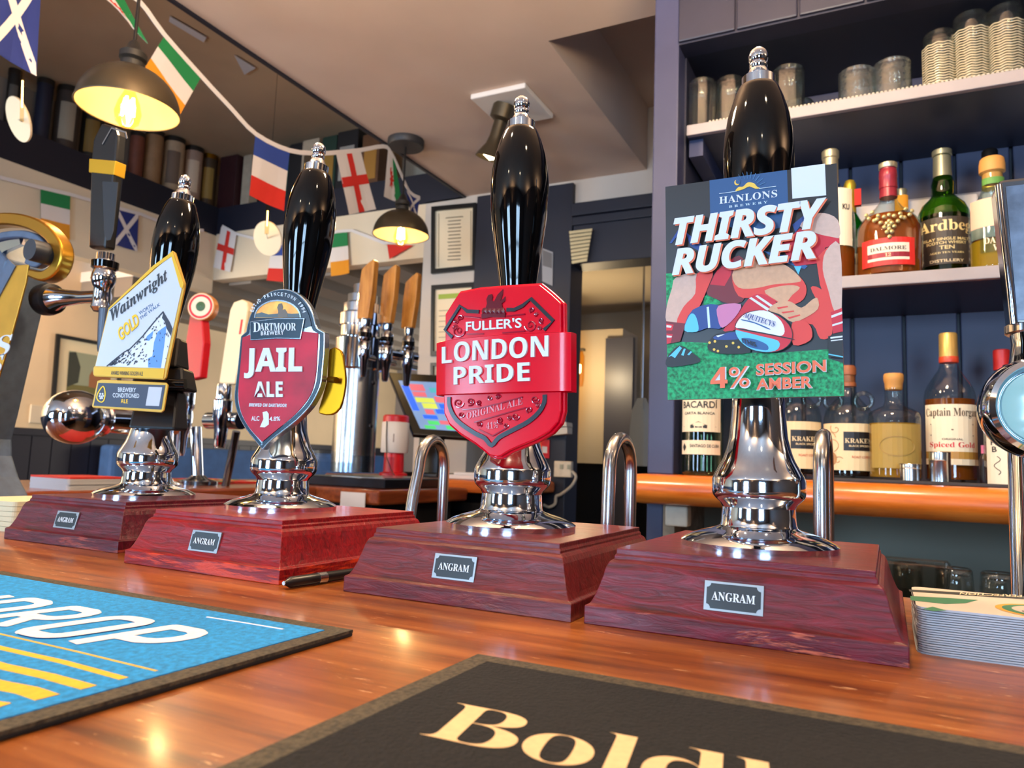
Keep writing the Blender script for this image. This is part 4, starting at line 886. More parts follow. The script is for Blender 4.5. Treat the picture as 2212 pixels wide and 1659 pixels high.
# ------------------------------------------------------------------ chrome font at the right edge
t = thing('tap_tower', 'chrome lens-fronted beer font with tall clear-edged handle cut off by the right edge', 'tap tower', (.128, .66, 0))
YR = .62
hp = [onY(x, y, YR) for x, y in [(2150, 402), (2160, 388), (2335, 368), (2345, 380), (2306, 702), (2184, 702)]]
hd = obj('handle', B().prism(hp, (0, .026, 0)), darkchrome, t, bevel=.003)
obj('handle_panel', B().prism([onY(x, y, YR - .0002) for x, y in [(2172, 404), (2320, 386), (2290, 690), (2198, 692)]], (0, -.0010, 0)), mat('smoke_panel', (92, 104, 122), .25, .1, var=.3, vscale=80), hd)
obj('handle_edge', B().tube([onY(x, y, YR - .001) for x, y in [(2157, 400), (2170, 520), (2183, 630), (2190, 700)]], .0026, 8), chrome, hd, smooth=60)
x_, pr = px_prof(2245, YR + .013, [(702, 61), (704, 63), (719, 63), (722, 60)]); obj('knurled_ring', B().lathe(pr, 60, None, Tr(x_, YR + .013, 0), True, lambda r, z, a: r * (1 + .012 * math.cos(30 * a))), steel, t, smooth=30)
x_, pr = px_prof(2245, YR + .013, [(720, 54), (745, 52), (775, 56), (800, 60)]); obj('stem', B().lathe(pr, 32, None, Tr(x_, YR + .013, 0)), chrome, t, smooth=40)
cc = onY(2250, 880, YR); kR = depth(cc) / F_PX; R_ = 112 * kR
RX = Tr(cc) @ Matrix.Rotation(PI / 2, 4, 'X') @ Matrix.Rotation(math.radians(8), 4, 'Y')
obj('lens_housing', B().lathe([(.0005, -.050), (R_ * .45, -.048), (R_ * .75, -.040), (R_ * .93, -.026), (R_, -.012), (R_ * .99, 0), (R_ * .93, .008), (R_ * .84, .010), (R_ * .78, .006), (R_ * .74, .002), (.0005, .002)], 56, None, RX), chrome, t, smooth=40)
obj('lens', B().lathe([(R_ * .73, .0015), (R_ * .70, .005), (R_ * .4, .0075), (.0005, .0085)], 48, None, RX, False), mat('lens_teal', (150, 190, 186), .15, coat=.8), t, smooth=50)
obj('column', B().lathe([(.034, 0), (.034, .006), (.026, .012), (.020, .02), (.019, .14)], 36, None, Tr(cc.x + .003, YR + .036, 0)), chrome, t, smooth=40)

# ================================================================== SIDE BAR: FONTS, TILL, TIN
# egg-ended chrome bridge font behind the furthest pump
t = thing('bridge_font', 'polished chrome bridge font with large egg-shaped end behind the furthest handpump', 'tap tower', (-1.85, 1.45, 0))
XQ = -1.85; ea, eb = onX(99, 893, XQ), onX(222, 905, XQ); zc_ = (onX(160, 842, XQ).z + onX(160, 960, XQ).z) / 2; rz_ = (onX(160, 842, XQ).z - onX(160, 960, XQ).z) / 2
La = eb.y - ea.y; prof = [(max(.0005, rz_ * math.sin(math.acos(1 - 2 * k / 18)) ** .9 if 0 < k < 18 else .0005), La * k / 18) for k in range(15)]
prof = [(r, z) for r, z in prof]; prof += [(.040, La * .90), (.034, La * .95)]
RY = Tr(XQ, ea.y, zc_) @ Matrix.Rotation(-PI / 2, 4, 'X')
obj('end_bulb', B().lathe(prof, 40, None, RY), chrome, t, smooth=50)
obj('collar', B().lathe([(.030, La * .94), (.043, La * .96), (.046, La * 1.0), (.043, La * 1.04), (.032, La * 1.06)], 36, None, RY), chrome, t, smooth=40)
obj('bridge_tube', B().lathe([(.034, La * 1.05), (.036, La * 1.3), (.036, La * 2.45)], 36, None, RY), chrome, t, smooth=40)
obj('post', B().lathe([(.07, 0), (.07, .008), (.045, .016), (.036, .03), (.034, zc_)], 36, None, Tr(XQ, ea.y + La * 2.2, 0)), chrome, t, smooth=40)
# two slim taps further on
def slim_tap(label, cx, Y, rows_ch, handle):
    t = thing('bar_tap', label, 'beer tap', (onY(cx, 1045, Y).x, Y, 0)); x_, pr = px_prof(cx, Y, rows_ch)
    obj('tap_body', B().lathe(pr, 24, None, Tr(x_, Y, 0)), chrome, t, smooth=40); return t, x_, pr
t, x_, pr = slim_tap('chrome tap with a red handle topped by a round white badge', 402, 1.60, [(815, 12), (822, 19), (835, 20), (842, 22), (880, 22), (886, 19), (900, 21), (925, 19), (940, 13), (975, 12), (985, 9)], None)
obj('tap_stand', B().tube([Vector((x_ - .01, 1.66, .18)), Vector((x_ + .02, 1.66, .0))], .018, 14), chrome, t, smooth=50)
obj('stand_foot', B().lathe([(.06, 0), (.06, .012), (.03, .02), (.018, .03)], 28, None, Tr(x_ + .02, 1.66, 0)), darkchrome, t, smooth=40)
obj('handle', B().prism([onY(x, y, 1.60) for x, y in [(392, 818), (412, 820), (432, 815), (440, 740), (436, 690), (428, 670), (412, 668), (402, 730)]], (0, .03, 0)), mat('tap_red', (196, 20, 34), .4), t, bevel=.004)
bc = onY(434, 662, 1.595); br = rpx(30, bc); RB = Tr(bc) @ Matrix.Rotation(math.radians(22), 4, 'Z') @ Matrix.Rotation(PI / 2, 4, 'X')
bd = obj('badge', B().lathe([(.0005, -.03), (br, -.03), (br * 1.02, -.02), (br, 0), (.0005, 0)], 32, None, RB), mat('badge_orange', (222, 140, 60), .4), t, smooth=40)
obj('badge_face', B().lathe([(br * .96, .0004), (br * .94, .002), (.0005, .002)], 32, None, RB, False), mat('badge_white', (226, 214, 190), .4), bd, smooth=40)
obj('badge_ring', B().lathe([(br * .88, .0022), (br * .86, .0030), (br * .74, .0030), (br * .72, .0022)], 32, None, RB, False), redp, bd, smooth=40)
obj('badge_emblem', B().lathe([(br * .36, .0022), (br * .30, .0034), (.0005, .0036)], 16, None, RB, False), mat('badge_green', (60, 96, 60), .5), bd, smooth=40)
t, x_, pr = slim_tap('dark chrome tap with a long cream handle beside the red shield clip', 485, 1.60, [(830, 14), (836, 16), (862, 16), (866, 20), (905, 19), (915, 16), (930, 14), (962, 12), (968, 9)], None)
obj('tap_stand', B().tube([Vector((x_, 1.66, .17)), Vector((x_ - .05, 1.68, 0))], .012, 12), darkchrome, t, smooth=50)
obj('cross_tube', B().tube([Vector((x_ - .09, 1.63, .20)), Vector((x_ + .05, 1.63, .20))], .026, 18), chrome, t, smooth=50)
obj('handle', B().prism([onY(x, y, 1.60) for x, y in [(472, 828), (506, 830), (520, 760), (534, 670), (533, 652), (522, 646), (504, 652), (496, 670), (482, 760)]], (0, .03, 0)), mat('tap_cream', (232, 214, 176), .4), t, bevel=.005)
obj('handle_lettering', B().prism([onY(x, y, 1.5995) for x, y in [(521, 690), (525, 690), (520, 722), (516, 722)]], (0, -.0006, 0)), redp, t)
# chequered bar runner and pickings behind
b = B(); run = [(-2.24, -1.98, 1.5, 2.0)]
t = thing('bar_runner', 'red bar runner patterned with green and yellow patches on the side counter', 'bar mat', (-2.1, 1.75, 0)); obj('cloth', B().box(-2.26, -1.96, 1.42, 2.0, .0002, .006), redmat, t)
random.seed(5); b = B(); cols = [mat('runner_yellow', (226, 186, 60), .7), mat('runner_green', (92, 156, 70), .7), mat('runner_cream', (224, 206, 170), .7)]
for i in range(46):
    x, y = -2.25 + random.random() * .26, 1.43 + random.random() * .54; b.box(x, x + .02 + random.random() * .03, y, y + .02 + random.random() * .02, .006, .0066, random.choice(cols))
o = obj('patches', b, None, t); o['kind'] = 'stuff'
t = thing('bench_seat', 'blue upholstered bench along the far room wall', 'bench', (-4.6, 4.4, -1.05)); bluef = mat('bench_blue', (52, 88, 140), .8, var=.15, vscale=12)
obj('backrest', B().box(-4.95, -4.80, 3.4, 6.6, -.35, .13), bluef, t, bevel=.03); obj('seat', B().box(-4.85, -4.35, 3.4, 6.6, -.62, -.45), bluef, t, bevel=.03); obj('plinth', B().box(-4.9, -4.4, 3.45, 6.55, -1.05, -.62), navy_dark, t)
# the tall chrome tower with three wooden handles
YT = 2.22
t = thing('tap_tower', 'tall chrome tap tower with three wooden paddle handles beside the till', 'tap tower', (onY(768, 1045, YT).x, YT, 0))
xT = onY(768, 900, YT).x
def pz(x, y, Y): return onY(x, y, Y).z
kk = depth((xT, YT, .3)) / F_PX
obj('column', B().lathe([(46 * kk, pz(770, 1020, YT)), (46 * kk, pz(770, 800, YT))], 40, None, Tr(xT, YT, 0)), steel, t, smooth=40)
obj('cross_head', B().lathe([(48 * kk, pz(770, 802, YT)), (52 * kk, pz(770, 798, YT)), (52 * kk, pz(770, 735, YT)), (46 * kk, pz(770, 730, YT))], 40, None, Tr(xT, YT, 0)), chrome, t, smooth=40)
obj('domed_cap', B().lathe([(44 * kk, pz(770, 731, YT)), (44 * kk, pz(770, 708, YT)), (47 * kk, pz(770, 706, YT)), (47 * kk, pz(770, 682, YT)), (40 * kk, pz(770, 678, YT)), (40 * kk, pz(770, 660, YT)), (32 * kk, pz(770, 656, YT)), (32 * kk, pz(770, 640, YT)), (20 * kk, pz(770, 636, YT)), (20 * kk, pz(770, 618, YT)), (16 * kk, pz(770, 616, YT))], 40, None, Tr(xT, YT, 0)), chrome, t, smooth=30)
bolts = B()
for z_ in (.40, .24):
    o = obj('bolt', B().lathe([(.0005, .007), (.008, .005), (.009, 0)], 12, None, Tr(xT + 46 * kk, YT - .01, z_ - .02) @ Matrix.Rotation(PI / 2, 4, 'Y')), darkchrome, t, smooth=40)
arm0 = Vector((xT, YT, pz(770, 752, YT))); 
tapxy = [(793, 2.14), (838, 2.26), (886, 2.38)]
e_ = onY(898, 770, 2.38); b = B().tube([arm0 + Vector((0, -.04, 0)), onY(793, 755, 2.19), onY(840, 763, 2.31), onY(898, 772, 2.43)], .022, 18); obj('manifold', b, chrome, t, smooth=50)
tapwood = wood_mat('tap_handle_wood', (150, 92, 30), (186, 124, 50), (206, 146, 70), (60, 60, 8), .45, .2, None, .2)
for cx, Y_, ys in ((793, 2.14, 0), (840, 2.26, 12), (886, 2.38, 26)):
    sc_k = 1.0 - (Y_ - 2.14) * .42
    top_, bot_ = {793: (566, 692), 840: (577, 702), 886: (594, 712)}[cx]
    x_, pr = px_prof(cx - 2, Y_, [(bot_ - 4, 11), (bot_ + 6, 11), (bot_ + 14, 9), (bot_ + 20, 13), (bot_ + 42, 14), (bot_ + 46, 11), (bot_ + 52, 14), (bot_ + 78, 13), (bot_ + 84, 10), (bot_ + 118, 7), (bot_ + 122, 5)])
    tb = obj('tap', B().lathe(pr, 20, None, Tr(x_, Y_, 0)), chrome, t, smooth=40)
    obj('tap_ring', B().lathe([(13 * kk, pr[3][1] - .012), (14.5 * kk, pr[3][1] - .012), (14.5 * kk, pr[3][1] - .03), (13 * kk, pr[3][1] - .03)], 20, None, Tr(x_, Y_, 0)), black_gloss, tb, smooth=40)
    obj('tap_arm', B().tube([Vector((x_, Y_, pr[7][1])), Vector((x_, Y_ + .06, pr[7][1]))], .011, 10), chrome, tb, smooth=50)
    dx = cx - 793
    hp = [(782 + dx + 0, bot_), (805 + dx, bot_ - 2), (814 + dx, bot_ - 60), (819 + dx, top_ + 4), (817 + dx, top_ - 2), (806 + dx, top_ + 6), (792 + dx, top_ + 20), (786 + dx, top_ + 60)]
    obj('wooden_handle', B().prism([onY(x, y, Y_ + .012) for x, y in hp], (0, -.030, 0)), tapwood, t, bevel=.003)
obj('drip_tray', B().box(xT - .16, xT + .26, YT - .15, YT + .26, .0005, .034), mat('tray_black_steel', (40, 42, 52), .2, .6), t, bevel=.004)
acr = glass('clear_acrylic', (236, 242, 248), .03)
gl = B(); gl.box(xT - .10, xT - .09, YT - .12, YT + .12, .034, .125).box(xT + .09, xT + .10, YT - .12, YT + .12, .034, .11).box(xT - .09, xT + .09, YT - .125, YT - .12, .034, .085)
obj('acrylic_guard', gl, acr, t)
obj('tray_grille', B().box(xT + .02, xT + .25, YT - .14, YT + .25, .034, .037), steel, t)
# till
n_h = Vector((.62, -.785, 0)); tilt_ = math.radians(28); Nn = n_h * math.cos(tilt_) + UP * math.sin(tilt_); pc = onY(905, 870, 2.72)
sp = lambda x, y, l=0.0: onP(x, y, pc, Nn) + Nn * l
t = thing('till', 'black till touchscreen showing coloured buttons behind the red shield clip', 'till', (pc.x + .02, pc.y + .06, .03))
scr = [(839, 804), (985, 812), (1040, 948), (893, 938)]
obj('casing', B().prism([sp(x, y) for x, y in scr], -Nn * .03), black_plastic, t, bevel=.004)
S = [(860, 822), (980, 828), (1026, 934), (908, 926)]
def suv(u, v, l=.0010):
    a_ = Vector(S[0]) * (1 - u) + Vector(S[1]) * u; c_ = Vector(S[3]) * (1 - u) + Vector(S[2]) * u; q = a_ * (1 - v) + c_ * v; return sp(q.x, q.y, l)
em = lambda n, c: mat('screen_' + n, c, .4, emit=.9)
b = B(); b.poly([suv(0, 0, .0006), suv(1, 0, .0006), suv(1, 1, .0006), suv(0, 1, .0006)], em('slate', (96, 122, 160)))
for u0, u1, v0, v1, n_, c_ in ((.02, .14, .1, .62, 'blue', (30, 84, 214)), (.16, .42, .06, .2, 'rose', (176, 84, 96)), (.16, .40, .22, .32, 'rose', 0), (.16, .50, .34, .44, 'lime', (170, 180, 70)), (.24, .50, .45, .56, 'lime', 0), (.24, .40, .58, .68, 'rose', 0), (.44, .60, .56, .66, 'blue', 0), (.16, .42, .70, .78, 'blue', 0), (.50, .75, .12, .22, 'teal', (60, 140, 150)), (.52, .78, .3, .42, 'rose', 0), (.55, .8, .45, .55, 'blue', 0), (.2, .4, .82, .9, 'green', (60, 170, 90)), (.42, .6, .80, .88, 'rose', 0), (.5, .7, .9, .98, 'green', 0), (.1, .3, .92, .99, 'green', 0), (.62, .85, .7, .8, 'green', 0), (.7, .95, .82, .9, 'blue', 0)):
    m_ = em(n_, c_) if c_ else MATS['screen_' + n_]; b.poly([suv(u0, v0), suv(u1, v0), suv(u1, v1), suv(u0, v1)], m_)
obj('screen', b, None, t, recalc=False)
st0 = sp(930, 900, -.03); obj('stand', B().box(st0.x - .05, st0.x + .05, st0.y, st0.y + .05, .03, st0.z), black_plastic, t); obj('stand_base', B().box(st0.x - .10, st0.x + .10, st0.y - .08, st0.y + .10, .0305, .05), black_plastic, t, bevel=.006)
# charity tin
Yc = 2.60; x_, pr = px_prof(850, Yc, [(1012, 30), (1006, 30), (1003, 22), (962, 21)]); zb = pr[0][1]; dz = .031 - zb
pr = [(r, z + dz) for r, z in pr]; t = thing('charity_tin', 'red and white charity collection tin standing beside the till', 'collecting tin', (x_, Yc, .031))
obj('base', B().lathe(pr, 32, None, Tr(x_, Yc, 0)), mat('tin_red', (214, 26, 38), .4), t, smooth=40)
pz2 = [(r, z + dz) for r, z in px_prof(850, Yc, [(962, 28), (960, 29.5), (898, 29.5), (896, 28)])[1]]; obj('label_drum', B().lathe(pz2, 32, None, Tr(x_, Yc, 0)), mat('tin_white', (226, 218, 212), .5), t, smooth=40)
pz3 = [(r, z + dz) for r, z in px_prof(850, Yc, [(897, 27), (896, 28), (884, 27.5), (881, 24), (880, 2)])[1]]; obj('lid', B().lathe(pz3, 32, None, Tr(x_, Yc, 0)), MATS['tin_red'], t, smooth=40)
rt = pz2[1][0] + .0015; obj('cord', B().tube([Vector((x_ - .004, Yc - rt, pz2[-1][1])), Vector((x_ - .002, Yc - rt - .001, (pz2[0][1] + pz2[-1][1]) / 2)), Vector((x_ + .006, Yc - rt - .002, pz2[0][1] - .02)), Vector((x_ + .03, Yc - rt, .06)), Vector((x_ + .05, Yc - rt, .034))], .002, 6), black_plastic, t)
obj('seal', B().box(x_ + .018, x_ + .03, Yc - rt * .86, Yc - rt * .80, pz2[1][1] + .04, pz2[1][1] + .075), mat('tin_seal', (110, 76, 60), .5), t)
# papers and boxes near the till
q = onY(1000, 990, 2.7); tag(obj('paper_stack', B().box(q.x - .05, q.x + .14, 2.66, 2.9, .031, .048).box(q.x - .03, q.x + .15, 2.68, 2.92, .048, .058), mat('paper'), bevel=.002), 'pile of papers and leaflets on the back counter under the red shield clip', 'papers')

# ================================================================== LAMPS
bronze = mat('lamp_bronze', (84, 74, 58), .38, .7); lining = mat('lamp_lining', (150, 134, 100), .6)
def filament_bulb(t, c, s=1.0, power=2.8):
    bb = obj('bulb', B().lathe([(.011 * s, .045 * s), (.013 * s, .030 * s), (.024 * s, .004 * s), (.030 * s, -.022 * s), (.026 * s, -.045 * s), (.014 * s, -.058 * s), (.0005, -.062 * s)], 28, None, Tr(c), False), glass('bulb_glass', (255, 236, 196), .02, .6), t, smooth=60)
    b = B()
    for k in range(4):
        a = PI / 2 * k + .4; b.tube([c + Vector((.010 * s * math.cos(a), .010 * s * math.sin(a), .015 * s)), c + Vector((.013 * s * math.cos(a + .3), .013 * s * math.sin(a + .3), -.03 * s))], .0034 * s, 6)
    obj('filament', b, mat('filament_glow', (255, 214, 140), .5, emit=55.0), bb)
    light('lamp_light', 'POINT', c, power, (1.0, .84, .60), .02)
def pendant(label, cx, cy_rim, Y, halfpx, drop_to):
    c = onY(cx, cy_rim, Y); R_ = halfpx * depth(c) / F_PX
    t = thing('pendant_lamp', label, 'pendant lamp', c, 0, 'bronze pendant lamps over the side bar'); h = R_ * .92
    sh = [(R_ * math.cos(a) if a < 1.35 else R_ * .22, h * math.sin(a)) for a in [PI / 2 * k / 12 for k in range(11)]] + [(R_ * .22, h * 1.02)]
    obj('shade', B().lathe(sh, 48, None, Tr(c), False), bronze, t, smooth=50, recalc=True)
    obj('shade_lining', B().lathe([(r * .985, z * .985 - .0008) for r, z in sh[:-1]], 48, None, Tr(c), False), lining, t, smooth=50)
    obj('shade_rim', B().tube([c + Vector((R_ * math.cos(2 * PI * k / 48), R_ * math.sin(2 * PI * k / 48), 0)) for k in range(48)], .0022, 6, None, None, True), bronze, t, smooth=60)
    obj('socket', B().lathe([(R_ * .24, h * .98), (R_ * .24, h * 1.12), (R_ * .20, h * 1.16), (R_ * .27, h * 1.20), (R_ * .27, h * 1.34), (R_ * .16, h * 1.44), (R_ * .10, h * 1.6), (.004, h * 1.68)], 28, None, Tr(c)), mat('lamp_socket', (46, 44, 42), .5, .4), t, smooth=35)
    obj('cord', B().tube([c + Vector((0, 0, h * 1.6)), Vector((c.x, c.y, drop_to - .002))], .004, 8), black_plastic, t, smooth=60)
    obj('ceiling_rose', B().lathe([(.072, drop_to - .03), (.076, drop_to - .025), (.076, drop_to - .0005)], 36, None, Tr(c.x, c.y, 0)), mat('rose_dark', (56, 54, 56), .5, .3), t, smooth=40)
    filament_bulb(t, c + Vector((0, 0, R_ * .12)), R_ / .115)
    return t
pendant('bronze dome pendant lamp with glowing filament bulb at the upper left', 277, 237, 1.10, 103, ZC)
pendant('bronze dome pendant lamp with glowing bulb above the wooden tap handles', 866, 508, 2.44, 60, ZC)
# square ceiling plate with a spotlight
t = thing('ceiling_spotlight', 'bronze bell spotlight on a square white ceiling plate', 'spotlight', (-1.2, 2.3, ZC - .02))
q = onZ(1110, 213, ZC - .01); obj('plate', B().box(-1.315, -1.095, 2.20, 2.45, ZC - .02, ZC - .0005), mat('plate_white', (226, 220, 214), .6), t, bevel=.004)
cs = onZ(1092, 228, ZC - .02); ax = Vector((-.10, .02, -.30)).normalized(); TT = Tr(cs) @ ax.to_track_quat('Z', 'Y').to_matrix().to_4x4()
obj('mount', B().lathe([(.045, 0), (.045, .05), (.03, .06)], 28, None, TT), bronze, t, smooth=40)
obj('bell', B().lathe([(.024, .05), (.026, .12), (.032, .15), (.05, .185), (.056, .20)], 28, None, TT, False), bronze, t, smooth=40)
obj('spot_bulb', B().lathe([(.02, .13), (.03, .16), (.03, .19), (.0005, .205)], 20, None, TT, False), mat('spot_glow', (255, 226, 170), .5, emit=9.0), t, smooth=50)
# flat disc lamps with tube bulbs
for lab, disc, tube_, Y, in (('flat cream disc lamp with glowing tube bulb at the left edge', [(40, 258), 22, 48, -18], [(50, 112), (47, 262)], 1.25), ('flat cream disc lamp hanging in front of the tricolour flag', [(578, 515), 30, 32, -30], [(580, 420), (576, 505)], 2.35)):
    c = onY(*disc[0], Y); t = thing('disc_lamp', lab, 'pendant lamp', c, 0, 'flat disc lamps'); k = depth(c) / F_PX
    nrm = Vector((-.15, -.89, -.43) if Y < 2 else (.05, -.93, -.36)).normalized(); rk = 47 if Y < 2 else 37
    obj('disc', B().lathe([(.0005, -.004), (rk * k, -.004), (rk * k + .0006, 0), (rk * k, .002), (.0005, .002)], 40, None, Tr(c) @ nrm.to_track_quat('Z', 'Y').to_matrix().to_4x4()), mat('disc_cream', (240, 220, 184), .5), t, smooth=40)
    a, e_ = onY(*tube_[0], Y - .05), onY(*tube_[1], Y - .05)
    tb = obj('tube_bulb', B().tube([a, e_], .0052 if Y < 2 else .009, 10), glass('tube_glass', (255, 240, 214), .03, .8), t, smooth=60)
    obj('tube_filament', B().tube([a + (e_ - a) * .42, a + (e_ - a) * .80], .0022, 6), mat('filament_soft', (255, 206, 110), .5, emit=14.0 if Y < 2 else 5.0), tb)
    obj('cap', B().tube([a + Vector((0, 0, .012)), a + (e_ - a) * .12], .0072 if Y < 2 else .011, 10), lining, t, smooth=60)
    obj('wire', B().tube([a + Vector((0, 0, .01)), Vector((a.x, a.y, ZC - .002 if a.x > XE else 2.099))], .0009, 5), black_plastic, t)
    obj('arm', B().tube([e_, c], .0022, 6), steel, t)
# unseen downlights: front pair inferred from shelf shadows, rear pair added for brightness
for x, y in ((-.75, .05), (.45, .05), (-1.0, -1.3), (.6, -1.3)):
    t = thing('unseen_downlight', 'round warm unseen ceiling downlight lighting the bar room', 'spotlight', (x, y, ZC - .02), 0, 'unseen ceiling downlights')
    obj('trim_ring', B().lathe([(.045, ZC - .012), (.062, ZC - .010), (.064, ZC - .0006), (.045, ZC - .0006)], 28, None, Tr(x, y, 0)), mat('plate_white'), t, smooth=40)
    obj('lamp_face', B().lathe([(.045, ZC - .004), (.0005, ZC - .004)], 28, None, Tr(x, y, 0), False), mat('downlight_glow', (255, 224, 176), .5, emit=8.0), t)
    light('downlight', 'SPOT', (x, y, ZC - .02), DOWN, (1.0, .76, .50), .045, to=(x, y, -1), spot=(150, .6))

for i, (x, y, lb) in enumerate(((-.95, .75, 'left'), (-.12, .95, 'right'))):  # globes out of view, added to brighten the ceiling and the bar
    t = thing('added_globe', 'added opal globe pendant out of view above the bar, %s of two' % lb, 'pendant lamp', (x, y, 1.0), 0, 'added opal globe pendants')
    c = Vector((x, y, 1.06)); obj('globe', B().lathe([(.0005, -.05)] + [(.05 * math.sin(PI * k / 14), -.05 * math.cos(PI * k / 14)) for k in range(1, 13)] + [(.018, .047)], 28, None, Tr(c), False), glass('opal_glass', (255, 244, 226), .2, .8, .25), t, smooth=60)
    obj('fitting', B().lathe([(.02, .044), (.022, .07), (.006, .085)], 20, None, Tr(c)), bronze, t, smooth=40); obj('cord', B().tube([c + Vector((0, 0, .08)), Vector((x, y, ZC - .001))], .003, 8), black_plastic, t)
    obj('lamp', B().lathe([(.0005, -.018), (.016, -.006), (.016, .012), (.008, .03)], 16, None, Tr(c), False), mat('globe_glow', (255, 224, 170), .5, emit=14.0), t, smooth=60)
    light('globe_fill_light', 'POINT', c, GLOBE_FILL, (1.0, .76, .50), .09)
# unseen uplighters added on the surrounding walls to brighten the ceiling
for i, (x, y, nx, ny) in enumerate(((-2.4, -2.6, 0, 1), (-.45, -2.6, 0, 1), (2.5, -1.2, -1, 0), (2.5, .9, -1, 0), (-4.995, .9, 1, 0), (-4.995, 2.3, 1, 0))):
    t = thing('added_uplighter', 'unseen half-bowl wall uplighter added to brighten the ceiling with warm light', 'wall lamp', (x + nx * .08, y + ny * .08, .86), 0, 'added wall uplighters')
    c = Vector((x + nx * .075, y + ny * .075, .86))
    obj('bowl', B().lathe([(.004, 0), (.04, .012), (.062, .045), (.07, .09), (.066, .09), (.058, .047), (.036, .018), (.004, .006)], 28, None, Tr(c), False), lining, t, smooth=50)
    obj('wall_plate', B().box(c.x - nx * .074 - abs(ny) * .04, c.x - nx * .06 + abs(ny) * .04, c.y - ny * .074 - abs(nx) * .04, c.y - ny * .06 + abs(nx) * .04, .86, .95) if nx >= 0 and ny >= 0 else B().box(c.x + .06, c.x + .074, c.y - .04, c.y + .04, .86, .95), bronze, t)
    light('uplight_fill', 'SPOT', c + Vector((0, 0, .07)), UPL_FILL, (1.0, .74, .48), .05, to=c + Vector((nx * .35, ny * .35, 1)), spot=(140, .8))

# ================================================================== BUNTING
fl_white = mat('flag_white', (226, 218, 214), .8); fl_blue = mat('flag_blue', (44, 70, 150), .8); fl_green = mat('flag_green', (28, 128, 70), .8); fl_red = mat('flag_red', (214, 44, 32), .8); fl_orange = mat('flag_orange', (230, 150, 30), .8); fl_navy = mat('flag_navy', (32, 48, 120), .8)
def flag(t, corners, place, design, Nrm):
    """corners in pixels: top-left, top-right, bottom-right, bottom-left along the cord"""
    K = [Vector(c) for c in corners]; Nrm = Vector(Nrm)
    def f(u, v, l=0.0):
        q = (K[0] * (1 - u) + K[1] * u) * (1 - v) + (K[3] * (1 - u) + K[2] * u) * v
        return place(q.x, q.y) + Nrm * (l + .004 * math.sin(u * 5 + v * 2) * v)
    def cell(u0, u1, v0, v1, m, l=0.0, name='stripe', par=None):
        b = B(); b.grid(lambda u, v: f(u0 + (u1 - u0) * u, v0 + (v1 - v0) * v, l + .0006), 4, 4, m); b.grid(lambda u, v: f(u0 + (u1 - u0) * u, v0 + (v1 - v0) * v, l - .0006), 4, 4, m)
        return obj(name, b, None, par, recalc=False)
    if design in ('irish', 'french'):
        base = cell(0, 1, 1 / 3, 2 / 3, fl_white, 0, 'flag', t); a, c = (fl_green, fl_orange) if design == 'irish' else (fl_blue, fl_red)
        cell(0, 1, 0, 1 / 3, a, 0, 'stripe', base); cell(0, 1, 2 / 3, 1, c, 0, 'stripe', base)
    elif design == 'english':
        base = cell(0, 1, 0, 1, fl_white, 0, 'flag', t)
        for l in (.0008, -.0008): cell(.40, .62, 0, 1, fl_red, l, 'cross_upright', base); cell(0, 1, .40, .56, fl_red, l * 1.5, 'cross_bar', base)
    elif design == 'scottish':
        base = cell(0, 1, 0, 1, fl_navy, 0, 'flag', t)
        for l in (.0010, -.0010):
            for (ua, va, ub, vb) in ((0, 0, 1, 1), (1, 0, 0, 1)):
                b = B(); w_ = .10; b.grid(lambda u, v: f(min(1, max(0, ua + (ub - ua) * v + (u - .5) * 2 * w_)), va + (vb - va) * v, l), 2, 8, fl_white); obj('saltire_arm', b, None, base, recalc=False)
    elif design == 'welsh':
        base = cell(0, 1, 0, .5, fl_white, 0, 'flag', t); cell(0, 1, .5, 1, fl_white, 0, 'field', base)
        cell(.62, 1, 0, 1, fl_green, .0004, 'green_field', base)
        dr = [(.30, .35), (.42, .30), (.40, .40), (.52, .36), (.50, .46), (.62, .44), (.56, .52), (.66, .56), (.52, .60), (.58, .70), (.46, .66), (.50, .76), (.38, .70), (.30, .74), (.36, .62), (.28, .58), (.38, .52), (.30, .46)]
        for l in (.0016, -.0016): obj('dragon', B().poly([f(u, v, l) for u, v in dr], fl_red), None, base, recalc=False)
    elif design == 'pennant':
        b = B(); b.poly([f(0, 0), f(1, 0), f(.1, 1)], fl_red); b.poly([f(0, 0, -.001), f(1, 0, -.001), f(.1, 1, -.001)], fl_red); obj('flag', b, None, t, recalc=False)
XB = XE - .035 - .03
near = lambda x, y: onX(x, y, XB + .10)
t = thing('bunting', 'string of national flags hanging along the edge of the ceiling opening', 'bunting', near(600, 330))
cord = smooth_poly([(-60, -40), (30, -70), (90, -50), (180, -30), (250, -18), (300, 2), (355, 75), (435, 165), (500, 235), (553, 290), (625, 325), (690, 331), (730, 329), (780, 324), (828, 316), (845, 330), (866, 375), (885, 415), (907, 428)], 3, False)
b = B(); Nb = Vector((1, 0, 0)); b.ribbon([near(x, y) for x, y in cord], .016, Nb, None, .0015); obj('cord_tape', b, fl_white, t)
flag(t, [(2, -75), (92, -60), (77, 165), (-30, 100)], near, 'scottish', Nb)
flag(t, [(190, -30), (262, -14), (318, 95), (255, 20)], near, 'welsh', Nb)
flag(t, [(357, 75), (435, 166), (382, 258), (308, 152)], near, 'irish', Nb)
flag(t, [(552, 291), (626, 326), (612, 456), (537, 422)], near, 'french', Nb)
flag(t, [(726, 330), (779, 325), (811, 452), (753, 464)], near, 'english', Nb)
flag(t, [(839, 320), (853, 346), (868, 440), (828, 425)], near, 'welsh', Nb)
flag(t, [(878, 412), (907, 428), (900, 470), (884, 455)], near, 'scottish', Nb)
farl = lambda x, y: onX(x, y, -3.585)
